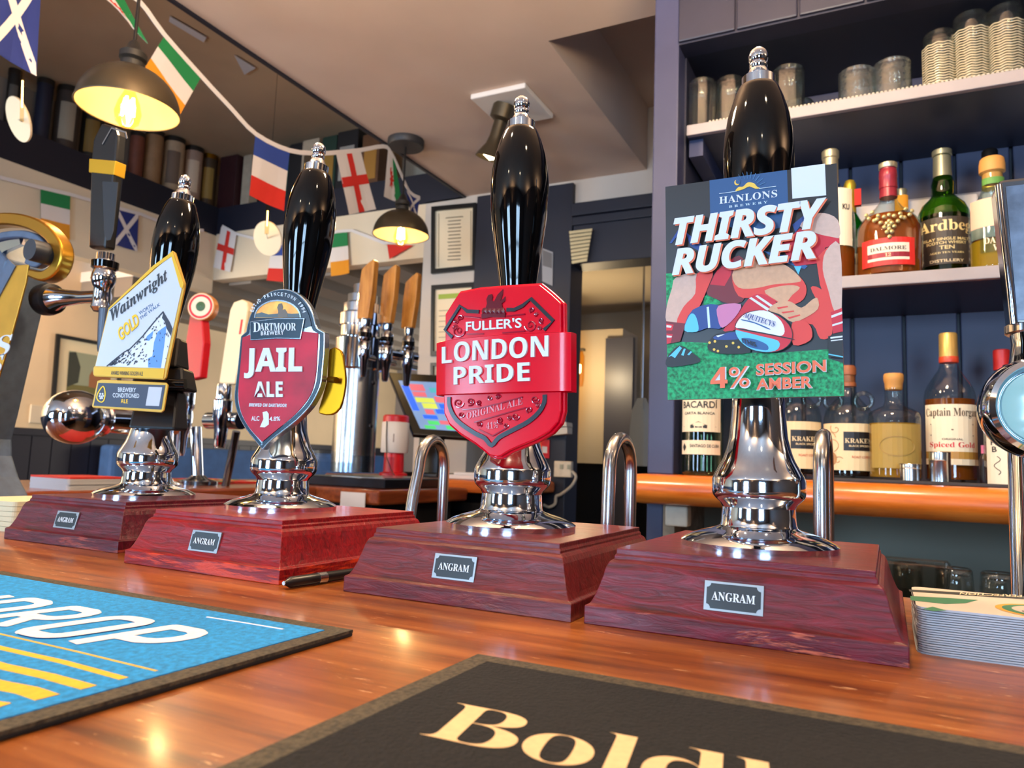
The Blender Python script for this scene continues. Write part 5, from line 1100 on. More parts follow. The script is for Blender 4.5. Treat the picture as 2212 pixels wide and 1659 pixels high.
t = thing('bunting', 'string of small flags pinned along the cream pelmet on the left', 'bunting', farl(200, 450)); Nb = Vector((1, 0, 0))
obj('cord_tape', B().ribbon([farl(x, y) for x, y in [(-60, 365), (0, 383), (88, 405), (152, 420), (250, 448), (302, 462), (380, 492), (440, 498)]], .018, Nb, None, .0015), fl_white, t)
flag(t, [(88, 407), (152, 421), (150, 518), (88, 503)], farl, 'irish', Nb); flag(t, [(250, 449), (300, 462), (296, 543), (246, 528)], farl, 'scottish', Nb)
farb = lambda x, y: onY(x, y, YB - .015); Nb = Vector((0, -1, 0))
t = thing('bunting', 'string of small flags pinned along the back pelmet behind the tap tower', 'bunting', farb(650, 520))
obj('cord_tape', B().ribbon([farb(x, y) for x, y in [(480, 488), (510, 505), (560, 518), (600, 528), (660, 518), (730, 500), (760, 498), (830, 525), (900, 520)]], .016, Nb, None, .0015), fl_white, t)
flag(t, [(478, 490), (511, 504), (498, 588), (462, 578)], farb, 'english', Nb); flag(t, [(588, 526), (640, 522), (633, 610), (577, 606)], farb, 'french', Nb); flag(t, [(712, 506), (750, 501), (755, 590), (716, 597)], farb, 'irish', Nb); flag(t, [(836, 528), (892, 530), (892, 560), (836, 560)], farb, 'pennant', Nb)

# ================================================================== WHISKY CARTONS ON THE LEDGE
def carton(px0, px1, ytop, col, lab, rnd=True, side='L', gold=False, label_col=None):
    ZL = 1.556
    if side == 'L':
        a, c = onX((px0 + px1) / 2 - (px1 - px0) / 2, 380, -3.80), onX(px1, 380, -3.80); Yc_ = (a.y + c.y) / 2; Xc = -3.80; w_ = abs(c.y - a.y) * .86; top = onX((px0 + px1) / 2, ytop, -3.80).z
    else:
        a, c = onY(px0, 380, 3.29), onY(px1, 380, 3.29); Xc = (a.x + c.x) / 2; Yc_ = 3.29; w_ = abs(c.x - a.x) * .92; top = onY((px0 + px1) / 2, ytop, 3.29).z
    w_ = min(w_, .15); h = max(.16, min(.42, top - ZL)); m = mat('carton_%d_%d_%d' % col, col, .55, var=.12, vscale=20)
    t = thing('whisky_carton', lab, 'bottle carton', (Xc, Yc_, ZL), 0, 'whisky cartons on the high ledge')
    if rnd:
        obj('tube', B().lathe([(w_ / 2, ZL + .001), (w_ / 2, ZL + h * .95)], 24, None, Tr(Xc, Yc_, 0)), m, t, smooth=40); obj('lid', B().lathe([(w_ / 2 + .002, ZL + h * .93), (w_ / 2 + .002, ZL + h)], 24, None, Tr(Xc, Yc_, 0)), brass if gold else mat('carton_lid', (50, 44, 40), .4, .5), t, smooth=40)
    else:
        obj('box', B().box(Xc - w_ / 2, Xc + w_ / 2, Yc_ - w_ / 2, Yc_ + w_ / 2, ZL + .001, ZL + h), m, t, bevel=.003); obj('flap', B().box(Xc - w_ / 2 + .004, Xc + w_ / 2 - .004, Yc_ - w_ / 2 + .004, Yc_ + w_ / 2 - .004, ZL + h, ZL + h + .004), m, t)
    if label_col:
        ml = mat('cartonlabel_%d_%d_%d' % label_col, label_col, .5); d_ = math.atan2(-Yc_, -Xc); r_ = w_ / 2 + .0015; zc0, zc1 = ZL + h * .3, ZL + h * .78
        if rnd:
            b = B(); b.grid(lambda u, v: Vector((Xc + r_ * math.cos(d_ + (u - .5) * 1.3), Yc_ + r_ * math.sin(d_ + (u - .5) * 1.3), zc0 + (zc1 - zc0) * v)), 6, 2, ml); obj('label', b, None, t, recalc=False)
        else:
            obj('label', B().box(Xc - w_ * .35, Xc + w_ * .35, Yc_ - w_ / 2 - .002, Yc_ - w_ / 2, zc0, zc1).box(Xc + w_ / 2, Xc + w_ / 2 + .002, Yc_ - w_ * .35, Yc_ + w_ * .35, zc0, zc1) if side == 'L' else B().box(Xc - w_ * .35, Xc + w_ * .35, Yc_ - w_ / 2 - .002, Yc_ - w_ / 2, zc0, zc1), ml, t)
for a in ((-8, 24, 140, (26, 24, 24), 'black bottle carton at the far left of the high ledge', True, 'L', False, (90, 88, 84)), (58, 97, 163, (24, 26, 48), 'dark navy bottle tube second from left on the high ledge', True, 'L', False, None), (104, 160, 176, (60, 48, 42), 'wide brown bottle tube with a pale arched label on the high ledge', True, 'L', False, (150, 138, 120)), (164, 214, 228, (30, 26, 22), 'black bottle tube with gold print beside the brown labelled tube', True, 'L', True, (120, 92, 40)),
          (274, 306, 285, (112, 60, 44), 'rust-red bottle tube right of the upper lamp', True, 'L', False, None), (308, 346, 282, (148, 112, 78), 'tan bottle tube on the high ledge', True, 'L', False, None), (350, 393, 278, (176, 152, 124), 'pale tan bottle tube on the high ledge', True, 'L', False, (110, 90, 76)), (396, 434, 303, (164, 136, 120), 'pinkish beige bottle tube on the high ledge', True, 'L', False, (206, 184, 160)), (434, 466, 312, (70, 52, 34), 'dark brown bottle tube with gold print on the high ledge', True, 'L', True, (150, 120, 60)),
          (492, 530, 312, (56, 24, 30), 'dark maroon box at the corner of the high ledge', False, 'B', False, None), (532, 551, 296, (186, 172, 150), 'narrow cream box behind the blue white red flag', False, 'B', False, None), (584, 634, 264, (24, 92, 84), 'teal green bottle tube at the back of the ledge', True, 'B', False, None), (634, 664, 284, (28, 26, 28), 'black bottle box right of the teal tube', False, 'B', False, None), (664, 702, 304, (186, 166, 140), 'beige box with dark print behind the second handpump finial', False, 'B', False, (90, 70, 50)), (704, 738, 288, (30, 56, 44), 'dark green box at the back of the ledge', False, 'B', False, (160, 120, 50)), (740, 790, 262, (22, 22, 26), 'black box with white print at the back of the ledge', False, 'B', False, (150, 146, 140)), (792, 832, 300, (96, 62, 36), 'brown box at the right end of the ledge', False, 'B', False, (170, 120, 50))):
    carton(*a)

for lb, pts in (('thin white batten under the dark roof of the ceiling well', [(367, 34), (446, 80), (440, 90), (365, 45)]), ('white triangle near the edge of the ceiling well', [(506, 118), (552, 146), (528, 160)])):  # flat white strip and triangle just below the well roof
    P_ = [onZ(x, y, 2.094) for x, y in pts]; tag(obj('white_sliver' if len(pts) == 4 else 'white_triangle', B().prism(P_, (0, 0, -.004)), mat('paper')), lb, 'sliver' if len(pts) == 4 else 'paper')
# ================================================================== PICTURES AND NOTICES
def framed(name, label, pts, place, N, margin, inner, mats_, cat='picture'):
    P_ = [place(x, y) for x, y in pts]; N = Vector(N); t = thing(name, label, cat, (P_[3] + P_[2]) / 2); ctr = sum(P_, Vector()) / 4
    shr = lambda k: [ctr + (p - ctr) * k for p in P_]
    o_, i_ = [p for p in P_], shr(1 - margin); b = B()
    for k in range(4):
        j = (k + 1) % 4; b.prism([o_[k], o_[j], i_[j], i_[k]], N * .02)
    obj('frame', b, mats_[0], t); obj('mount', B().prism(shr(1 - margin * .9), N * .006), mats_[1], t)
    return t, (lambda u, v, l=.0075: P_[0] + (P_[1] - P_[0]) * u + (P_[3] - P_[0]) * v + N * l)
bw = lambda x, y: onY(x, y, YB - .001)
paper2 = mat('certificate_paper', (226, 208, 176), .6); inkg = mat('certificate_ink', (120, 104, 84), .7)
t, f = framed('certificate', 'black framed certificate on the cream wall, upper of the frames', [(936, 449), (1032, 440), (1030, 584), (935, 593)], bw, (0, -1, 0), .13, None, (black_plastic, paper2))
for i in range(13):
    w_ = .20 if i else .3; obj('text_line', B().poly([f(.5 - w_ * (.6 + .3 * ((i * 7) % 5) / 5), .17 + i * .052), f(.5 + w_ * (.6 + .3 * ((i * 3) % 5) / 5), .17 + i * .052), f(.5 + w_ * .7, .185 + i * .052), f(.5 - w_ * .7, .185 + i * .052)], inkg), None, t, recalc=False)
for u in (.14, .86): obj('border_line', B().poly([f(u, .1), f(u + .012, .1), f(u + .012, .9), f(u, .9)], inkg), None, t, recalc=False)
t, f = framed('certificate', 'black framed notice with green heading below the certificate', [(936, 618), (1029, 611), (1027, 764), (934, 770)], bw, (0, -1, 0), .13, None, (black_plastic, paper2))
obj('green_heading', B().poly([f(.14, .13), f(.86, .13), f(.86, .2), f(.14, .2)], mat('heading_green', (150, 170, 60), .6)), None, t, recalc=False)
for i in range(7): obj('text_line', B().poly([f(.16, .36 + i * .075), f(.8, .36 + i * .075), f(.8, .368 + i * .075), f(.16, .368 + i * .075)], inkg), None, t, recalc=False)
t, f = framed('certificate', 'black framed notice, lowest on the cream wall and mostly hidden', [(934, 785), (1026, 780), (1025, 890), (933, 893)], bw, (0, -1, 0), .13, None, (black_plastic, paper2))
lw = lambda x, y: onX(x, y, -4.998)
t, f = framed('landscape_picture', 'black framed landscape painting on the cream wall at the left', [(120, 721), (262, 748), (255, 884), (108, 880)], lw, (1, 0, 0), .10, None, (black_plastic, mat('mount_cream', (222, 208, 172), .7)))
b = B(); b.poly([f(.2, .2), f(.85, .2), f(.85, .8), f(.2, .8)], mat('paint_sky', (150, 156, 130), .7)); b.poly([f(.2, .66, .008), f(.85, .64, .008), f(.85, .8, .008), f(.2, .8, .008)], mat('paint_field', (110, 104, 56), .7))
b.poly([f(.2, .22, .0085), f(.3, .2, .0085), f(.38, .4, .0085), f(.36, .62, .0085), f(.2, .7, .0085)], mat('paint_tree', (52, 56, 46), .7)); b.poly([f(.52, .66, .0085), f(.52, .5, .0085), f(.56, .42, .0085), f(.6, .5, .0085), f(.7, .48, .0085), f(.85, .36, .0085), f(.85, .68, .0085)], mat('paint_brick', (156, 100, 62), .7))
obj('painting', b, None, t, recalc=False)
q = onX(85, 895, -4.99); tag(obj('wall_socket', B().box(-4.999, -4.985, q.y - .06, q.y + .06, q.z - .06, q.z + .06), mat('socket_white', (206, 192, 168), .6), bevel=.003), 'cream wall socket below the landscape painting', 'socket')
# by the doorway
cp = lambda x, y: onY(x, y, YB - .032)
def card(name, label, pts, m, cat, thick=.004):
    return tag(obj(name, B().prism([cp(x, y) for x, y in pts], (0, -thick, 0)), m), label, cat)
t = thing('wall_notice', 'tall pale notice on the navy column behind the red clip handle', 'notice', cp(1183, 615)); obj('sheet', B().prism([cp(x, y) for x, y in [(1171, 536), (1195, 545), (1194, 618), (1172, 608)]], (0, -.003, 0)), mat('notice_grey', (150, 148, 150), .7), t)
obj('photo', B().prism([cp(x, y) - Vector((0, .003, 0)) for x, y in [(1173, 540), (1193, 548), (1193, 580), (1173, 574)]], (0, -.001, 0)), mat('notice_photo', (104, 100, 100), .7), t)
card('orange_tag', 'bright orange tag hanging on the navy column', [(1156, 945), (1180, 948), (1178, 990), (1166, 990)], mat('tag_orange', (234, 84, 30), .6), 'tag')
t = thing('red_tag', 'red tag with white code square on the navy column', 'tag', cp(1178, 990)); obj('card', B().prism([cp(x, y) for x, y in [(1170, 948), (1188, 950), (1187, 990), (1172, 988)]], (0, -.006, 0)), redp, t); obj('sticker', B().prism([cp(x, y) - Vector((0, .006, 0)) for x, y in [(1172, 964), (1183, 965), (1183, 979), (1173, 978)]], (0, -.001, 0)), white, t)
t = thing('socket', 'cream double socket with trailing cable on the navy column', 'socket', cp(1220, 1028)); q0, q1 = cp(1201, 1030), cp(1239, 997)
obj('face_plate', B().box(q0.x, q1.x, YB - .06, YB - .032, q0.z, q1.z), mat('old_cream_plastic'), t, bevel=.004)
for i in (0, 1): obj('switch', B().box(q0.x + .03 + i * .035, q0.x + .045 + i * .035, YB - .064, YB - .06, q1.z - .035, q1.z - .015), mat('switch_grey', (150, 150, 130), .5), t)
obj('cable', B().tube([cp(x, y) - Vector((0, .02, 0)) for x, y in smooth_poly([(1239, 1018), (1248, 1030), (1238, 1050), (1215, 1068), (1205, 1072), (1203, 1088), (1190, 1095), (1178, 1090)], 3, False)], .007, 8), mat('cable_grey', (176, 170, 158), .6), t, smooth=60)
t = thing('shelf_box', 'small white boxes on a ledge of the navy column', 'box', cp(1205, 935)); obj('box', B().prism([cp(x, y) for x, y in [(1178, 930), (1236, 924), (1236, 938), (1180, 944)]], (0, -.06, 0)), mat('box_white', (196, 188, 176), .7), t); obj('lid', B().prism([cp(x, y) for x, y in [(1180, 912), (1236, 914), (1237, 923), (1180, 922)]], (0, -.07, 0)), mat('box_white'), t)
t = thing('wall_lantern', 'glowing glass wall lantern in the passage right of the red clip', 'wall lamp', onY(1247, 830, 3.9)); q = onY(1247, 800, 3.9)
obj('glass', B().lathe([(.035, q.z - .09), (.04, q.z - .05), (.04, q.z + .08), (.03, q.z + .11)], 20, None, Tr(q.x, q.y, 0)), glass('lantern_glass', (255, 226, 160), .05), t, smooth=40); obj('lamp', B().lathe([(.0005, q.z - .03), (.02, q.z - .01), (.02, q.z + .03), (.0005, q.z + .05)], 14, None, Tr(q.x, q.y, 0)), mat('lantern_glow', (255, 230, 180), .5, emit=30.0), t, smooth=50); obj('bracket', B().box(q.x - .05, q.x - .03, q.y - .01, q.y + .01, q.z - .12, q.z + .13).box(q.x - .05, q.x + .04, q.y - .02, q.y + .02, q.z + .11, q.z + .125), bronze, t)
light('lantern_light', 'POINT', (q.x + .08, q.y - .1, q.z), 6, (1, .78, .48), .03)
t = thing('shutter_blind', 'pale horizontal slat blind catching light in the navy lintel', 'blind', onY(1255, 580, YB - .06)); A_ = [onY(x, y, YB - .055) for x, y in [(1230, 500), (1280, 494), (1268, 566), (1236, 572)]]
for i in range(9):
    v = i / 9; v2 = v + .085; L_ = lambda v_: A_[0] * (1 - v_) + A_[3] * v_; R2 = lambda v_: A_[1] * (1 - v_) + A_[2] * v_
    obj('slat', B().prism([L_(v), R2(v), R2(v2), L_(v2)], (0, -.004, 0)), mat('slat_cream', (206, 186, 140), .5), t)
q = onY(1385, 920, 3.6); t = thing('apron', 'grey cloth hanging on a hook in the passage beside the navy post', 'cloth', q)
obj('cloth', B().loft([[(q.x + .05 * math.cos(a) * k + .01 * math.sin(3 * a), q.y + .03 * math.sin(a) * k, q.z + dz) for a in [2 * PI * i / 14 for i in range(14)]] for k, dz in ((.25, .14), (.8, .08), (1.0, -.02), (1.1, -.12), (.9, -.2))]), mat('cloth_grey', (150, 148, 138), .9), t, smooth=60); obj('hook', B().tube([(q.x, q.y, q.z + .13), (q.x, q.y, 1.139)], .006, 8), steel, t)

# ================================================================== BOTTLES
def shell(prof, th=.0022):
    """closed thin-walled lathe profile: outside from base to lip and back down inside"""
    inner = [(max(.0006, r - th), z) for r, z in prof]; inner[0] = (inner[0][0], prof[0][1] + .004)
    return prof + inner[::-1]
def label_patch(c, r, px0, px1, half, z0, z1, lift=.0008):
    """returns fn(u, v, l) on a cylinder; px0/px1 are pixel offsets from the bottle's axis"""
    f0, f1 = math.asin(max(-.99, min(.99, px0 / half))), math.asin(max(-.99, min(.99, px1 / half)))
    def f(u, v, l=0.0):
        a = f0 + (f1 - f0) * u; rr = r + lift + l
        return Vector((c[0] + rr * math.sin(a), c[1] - rr * math.cos(a), z0 + (z1 - z0) * v))
    return f
def bottle(name, label, cx, Y, rows, gl, zbase, liquid=None, fill=None, cap=None, capm=None, cat='bottle', group='spirit bottles on the back bar', seg=36):
    """rows: (pixel y, half width in pixels) from base to lip, traced at distance Y"""
    x, pr = px_prof(cx, Y, rows); dz = zbase - pr[0][1]; pr = [(r, z + dz) for r, z in pr]; pr[0] = (pr[0][0] * .94, zbase); pr.insert(1, (pr[1][0], zbase + .005))
    t = thing(name, label, cat, (x, Y, zbase), 0, group)
    obj('glass', B().lathe(pr, seg, None, Tr(x, Y, 0), False), gl, t, smooth=50)
    zz = lambda y: onY(cx, y, Y).z + dz
    if liquid:
        zf_ = zz(fill); lp = [(max(.0006, r - .0028), max(z, zbase + .0045)) for r, z in pr if z < zf_ - .001]
        r_last = np.interp(zf_, [z for r, z in pr], [r for r, z in pr]) - .0028; lp.append((float(r_last), zf_))
        obj('liquid', B().lathe(lp, seg, None, Tr(x, Y, 0)), liquid, t, smooth=50)
    if cap:
        cp_ = [(h * depth((x, Y, zbase)) / F_PX, zz(y)) for y, h in cap]; obj('cap', B().lathe(cp_, 28, None, Tr(x, Y, 0)), capm, t, smooth=35)
    return t, x, zz, pr
def lab(t, x, Y, r, half, px0, px1, z0, z1, m, name='label', lift=.0008):
    f = label_patch((x, Y), r, px0, px1, half, z0, z1, lift); b = B(); b.grid(lambda u, v: f(u, v), 12, 2, m); b.grid(lambda u, v: f(u, v, -.0004), 12, 2, m)
    return obj(name, b, None, t, recalc=False), f
def ltext(par, f, s, u0, u1, v0, v1, m, lift=.0004, **k):
    b = B(); put_text(b, s, None, None, None, None, m, 0, lift, fn=lambda a, c, l: f(u0 + (u1 - u0) * a, v0 + (v1 - v0) * c, l), **k); return obj('lettering', b, None, par, recalc=False)
clear = glass('clear_glass', (238, 244, 240), .02, 1.2); clearg = glass('pale_green_glass', (196, 224, 190), .02, 1.2); green = glass('green_glass', (60, 160, 66), .03, 1.6); dgreen = glass('dark_green_glass', (120, 168, 70), .03, 1.6)
def liq(name, rgb, haze=.30): return glass(name, rgb, .05, .3, haze)
amber = liq('liquid_amber', (196, 104, 34)); damber = liq('liquid_dark_amber', (120, 52, 24)); gold_l = liq('liquid_gold', (232, 176, 60)); yell_l = liq('liquid_yellow', (226, 186, 50)); dark_l = liq('liquid_near_black', (44, 24, 16), .4)
silver_cap = mat('cap_silver', (176, 168, 140), .35, .7); wood_cap = mat('cap_wood', (196, 140, 70), .6); maroon_w = mat('cap_maroon', (140, 36, 50), .35, .2)
ZB, ZS = .0988, .5115; YBt = 1.72
# --- on the back bar top
t, x, zz, pr = bottle('rum_bottle', 'clear white rum bottle with cream label under the rugby clip', 1517, 1.62, [(1028, 41), (1018, 43), (880, 43), (830, 41), (795, 26), (770, 15), (690, 14), (680, 14)], clearg, ZB - .006, None, None, [(700, 16), (665, 16), (663, 14)], mat('cap_black', (24, 24, 26), .4))
r = pr[2][0]; ck = mat('bottle_label_cream', (228, 214, 184), .6); dk = mat('label_ink', (44, 46, 48), .6)
l_, f = lab(t, x, 1.62, r, 43, -40, 40, zz(936), zz(845), ck); ltext(l_, f, 'BACARDÍ', .10, .90, .55, .75, dk, offset=.02); ltext(l_, f, 'CARTA BLANCA', .16, .84, .40, .46, dk); obj('emblem', B().poly([f(u, v, .0006) for u, v in ((.12, .12), (.35, .16), (.5, .24), (.65, .16), (.88, .12), (.65, .08), (.5, .1), (.35, .08))], dk), None, l_, recalc=False)
l_, f = lab(t, x, 1.62, r, 43, -40, 40, zz(984), zz(954), ck, 'lower_label'); ltext(l_, f, 'SANTIAGO DE CUBA', .32, .95, .5, .72, dk); obj('emblem', B().poly([f(.1, .5, .0006), f(.16, .8, .0006), f(.22, .5, .0006), f(.16, .2, .0006)], dk), None, l_, recalc=False)
t, x, zz, pr = bottle('spirit_bottle', 'slim clear bottle half hidden behind the nearest chrome pillar', 1592, 1.80, [(1028, 30), (900, 30), (850, 28), (820, 14), (720, 12)], clear, .0925, None, None, [(735, 14), (705, 14)], silver_cap)
tan = mat('label_tan', (226, 202, 156), .6); sep = mat('label_sepia', (176, 128, 82), .6); blk = mat('label_black', (24, 22, 24), .5)
for cx, labt in ((1722, 'two-handled rum bottle with sepia label directly right of the chrome pillar'), (1834, 'two-handled rum bottle with sepia label and brown cap, beside the gold bottle')):
    t, x, zz, pr = bottle('rum_bottle', labt, cx, 1.74, [(1032, 48), (1022, 50), (905, 50), (888, 46), (872, 34), (858, 22), (845, 17), (800, 15), (793, 15)], clear, ZB, dark_l, 1012, [(835, 17), (828, 17), (826, 15), (812, 15), (810, 17), (796, 17), (790, 14)], mat('cap_brown', (150, 84, 46), .5))
    r = pr[2][0]; k_ = depth((x, 1.74, .2)) / F_PX
    for s_ in (-1, 1):
        hc = Vector((x + s_ * 30 * k_, 1.74, zz(866))); obj('ring_handle', B().tube([hc + Vector((17 * k_ * math.cos(a), 0, 17 * k_ * math.sin(a))) for a in [2 * PI * i / 20 for i in range(20)]], .0052, 8, None, None, True), clear, t, smooth=60)
    l_, f = lab(t, x, 1.74, r, 50, -48.5, 48.5, zz(1016), zz(917), tan); bb = B(); bb.grid(lambda u, v: f(.44 + .46 * u, .42 + .40 * v, .0004), 6, 2, blk); pn = obj('name_panel', bb, None, l_, recalc=False)
    ltext(pn, f, serif('KRAKEN'), .46, .88, .58, .68, tan, .0008); ltext(pn, f, 'BLACK SPICED', .52, .82, .50, .54, tan, .0008)
    bb = B()
    for a0, rr_, uc, vc in ((0, .12, .2, .7), (1.2, .09, .14, .5), (2.5, .10, .32, .88), (4, .10, .12, .3), (5, .14, .25, .55), (.5, .08, .36, .2)):
        bb.ribbon([f(uc + rr_ * (1 - k / 16) * math.cos(a0 + k * .42), vc + rr_ * 1.2 * (1 - k / 16) * math.sin(a0 + k * .42), .0004) for k in range(15)], .0016, (0, -1, 0), sep, .0002)
    bb.poly([f(.24 + .10 * math.cos(2 * PI * k / 14), .24 + .15 * math.sin(2 * PI * k / 14), .0005) for k in range(14)], sep); obj('sea_print', bb, None, l_, recalc=False); ltext(l_, f, 'ROAST COFFEE', .56, .86, .26, .31, mat('label_rust', (190, 84, 44), .6))
t, x, zz, pr = bottle('spirit_bottle', 'round-shouldered bottle of gold spirit with wooden stopper on the back bar', 1934, 1.69, [(1036, 50), (1026, 52), (905, 52), (893, 50), (884, 38), (877, 22), (868, 18.5), (838, 18.5)], clear, ZB, gold_l, 915, [(842, 17), (828, 18), (826, 19), (824, 19), (822, 20), (810, 20), (807, 18)], wood_cap)
l_, f = lab(t, x, 1.69, pr[2][0], 52, -44, 48, zz(1012), zz(918), glass('etched_gold_label', (206, 176, 96), .3, .5, .55)); obj('etching', B().ribbon([f(.5 + .3 * math.cos(2 * PI * k / 24), .5 + .22 * math.sin(2 * PI * k / 24), .0005) for k in range(24)], .0014, (0, -1, 0), mat('etch_line', (150, 118, 50), .5), .0002, True), None, l_, recalc=False)
t, x, zz, pr = bottle('rum_bottle', 'large amber spiced rum bottle with cream label and gold cap', 2056, 1.72, [(1040, 48), (1030, 50), (860, 50), (843, 47), (828, 40), (812, 30), (798, 21), (786, 17.5), (725, 17)], clear, ZB, amber, 863, [(771, 18.5), (722, 18), (719, 16)], mat('cap_gold', (206, 168, 92), .35, .5))
obj('neck_ring', B().lathe([(18.3 * depth((x, 1.72, .3)) / F_PX, zz(783)), (18.8 * depth((x, 1.72, .3)) / F_PX, zz(781)), (18.8 * depth((x, 1.72, .3)) / F_PX, zz(771)), (18 * depth((x, 1.72, .3)) / F_PX, zz(770))], 28, None, Tr(x, 1.72, 0)), mat('cap_red_ring', (196, 66, 36), .4), t, smooth=40)
l_, f = lab(t, x, 1.72, pr[2][0], 50, -47, 47, zz(976), zz(876), mat('label_pale', (232, 218, 186), .6)); ltext(l_, f, serif('Captain Morgan'), .04, .96, .70, .92, mat('label_brown_ink', (84, 60, 40), .6)); ltext(l_, f, plain('ORIGINAL'), .34, .66, .24, .28, MATS['label_brown_ink']); ltext(l_, f, serif('Spiced Gold'), .12, .88, .06, .20, redp)
obj('swords', B().ribbon([f(.14, .34, .0004), f(.5, .46, .0004), f(.86, .58, .0004)], .0018, (0, -1, 0), MATS['label_brown_ink'], .0002).ribbon([f(.86, .34, .0005), f(.5, .46, .0005), f(.14, .58, .0005)], .0018, (0, -1, 0), MATS['label_brown_ink'], .0002), None, l_, recalc=False)
l2, f = lab(t, x, 1.72, pr[2][0], 50, -47, 47, zz(1004), zz(976), mat('label_gold_band', (176, 132, 56), .5), 'lower_label'); bb = B(); bb.grid(lambda u, v: f(u, .45 * v, .0005), 8, 2, ck); obj('cream_strip', bb, None, l2, recalc=False)
t, x, zz, pr = bottle('spirit_bottle', 'red-capped dark bottle behind the chrome lens font', 2172, 1.80, [(1036, 38), (880, 38), (840, 34), (815, 18), (785, 14), (745, 14)], clear, .0925, damber, 850, [(784, 16), (742, 16), (740, 14)], mat('cap_red', (206, 40, 36), .4))
t, x, zz, pr = bottle('liqueur_bottle', 'cream wrapped bottle with black lettering at the right end of the back bar', 2196, 1.62, [(1056, 56), (1046, 58), (905, 58), (880, 50), (862, 30), (850, 18), (800, 16)], clear, .0925, damber, 900, [(815, 18), (790, 18)], mat('cap_black'))
l_, f = lab(t, x, 1.62, pr[2][0], 58, -54, 54, zz(1050), zz(900), mat('label_ivory', (228, 220, 198), .6)); ltext(l_, f, 'SO', .10, .30, .84, .92, dk, offset=.02); ltext(l_, f, 'CO', .12, .30, .72, .80, dk, offset=.02); ltext(l_, f, 'FIRE', .10, .42, .56, .64, dk); ltext(l_, f, 'B', .12, .2, .46, .54, dk)
obj('sketch', B().ribbon([f(.2 + .05 * math.sin(k * .7), .40 - k * .02, .0004) for k in range(14)], .0014, (0, -1, 0), dk, .0002), None, l_, recalc=False)
t, x, zz, pr = bottle('miniature_bottle', 'tiny dark miniature bottle with pink cap beside the cream wrapped bottle', 2128, 1.66, [(1038, 10), (990, 10), (982, 8), (975, 5), (965, 5)], mat('mini_dark', (40, 22, 30), .3), ZB, None, None, [(974, 6), (956, 6)], mat('cap_pink', (206, 110, 150), .4))
lab(t, x, 1.66, pr[2][0], 10, -9, 9, zz(1030), zz(1000), blk)
for cx, half, y0, y1, labt in ((1966, 20, 1038, 1003, 'short steel spirit measure in front of the gold bottle'), (2031, 21, 1041, 978, 'tall steel spirit measure in front of the spiced rum bottle')):
    x, pr = px_prof(cx, 1.615, [(y0, half), (y0 - (y0 - y1) * .7, half), (y0 - (y0 - y1) * .72, half * 1.03), (y0 - (y0 - y1) * .76, half), (y1, half * 1.02)]); dz = ZB - pr[0][1]; pr = [(r_, z + dz) for r_, z in pr]
    t = thing('spirit_measure', labt, 'spirit measure', (x, 1.615, ZB)); obj('cup', B().lathe(shell(pr, .0012), 32, None, Tr(x, 1.615, 0), False), steel, t, smooth=40); obj('rim', B().tube([Vector((x + pr[-1][0] * math.cos(2 * PI * k / 32), 1.615 + pr[-1][0] * math.sin(2 * PI * k / 32), pr[-1][1])) for k in range(32)], .0008, 6, None, None, True), steel, t)
# --- on the middle shelf
t, x, zz, pr = bottle('gin_bottle', 'clear gin bottle with silver cap and round cream label beside the rugby clip', 1796, 1.72, [(596, 46), (586, 49), (470, 49), (440, 46), (410, 36), (385, 22), (370, 16), (315, 15)], clear, ZS, amber, 520, [(372, 17), (322, 16), (320, 18), (306, 18), (303, 15)], silver_cap)
l_, f = lab(t, x, 1.72, pr[2][0], 49, -30, 42, zz(520), zz(400), ck); ltext(l_, f, 'KU', .70, .90, .62, .72, dk, offset=.02)
t, x, zz, pr = bottle('whisky_bottle', 'green whisky bottle with gold neck and red tab behind the gin bottle', 1838, 1.83, [(588, 34), (460, 34), (440, 30), (425, 20), (410, 12), (350, 10)], green, ZS, dark_l, 500, [(410, 13), (362, 11), (350, 13), (340, 9)], mat('foil_gold', (206, 176, 60), .35, .6))
l_, f = lab(t, x, 1.83, pr[2][0], 34, -20, 28, zz(575), zz(505), tan); ltext(l_, f, serif('ldie'), .3, .9, .66, .86, dk)
obj('red_tab', B().box(x + .010, x + .024, 1.80, 1.815, zz(402), zz(368)), fl_red, t)
t, x, zz, pr = bottle('whisky_bottle', 'wide-shouldered whisky bottle with maroon neck and silver antler emblem', 1922, 1.70, [(592, 62), (582, 65), (500, 65), (480, 63), (462, 54), (448, 40), (436, 27), (424, 19), (412, 16.5), (350, 15.5)], clear, ZS, amber, 457, [(414, 18), (395, 17), (394, 18.5), (372, 17.5), (370, 18.5), (356, 17.5), (354, 16), (351, 16), (350, 17.5), (342, 17.5), (340, 15)], maroon_w)
obj('stopper', B().lathe([(18 * depth((x, 1.70, .7)) / F_PX, zz(351)), (18.5 * depth((x, 1.70, .7)) / F_PX, zz(350)), (18.5 * depth((x, 1.70, .7)) / F_PX, zz(341)), (16 * depth((x, 1.70, .7)) / F_PX, zz(339))], 28, None, Tr(x, 1.70, 0)), silver_cap, t, smooth=40)
r = pr[2][0]; l_, f = lab(t, x, 1.70, r, 65, -52, 46, zz(574), zz(517), mat('label_red', (206, 36, 30), .5)); bb = B(); bb.grid(lambda u, v: f(.14 + .74 * u, .18 + .62 * v, .0004), 8, 2, mat('label_blush', (226, 206, 184), .6)); pn = obj('name_panel', bb, None, l_, recalc=False); bb = B(); bb.grid(lambda u, v: f(.14 + .74 * u, .28 + .18 * v, .0006), 8, 1, maroon_w); obj('age_strip', bb, None, pn, recalc=False)
ltext(pn, f, serif('DALMORE'), .20, .82, .54, .68, dk, .0008); ltext(pn, f, serif('12'), .46, .56, .31, .43, tan, .0010)
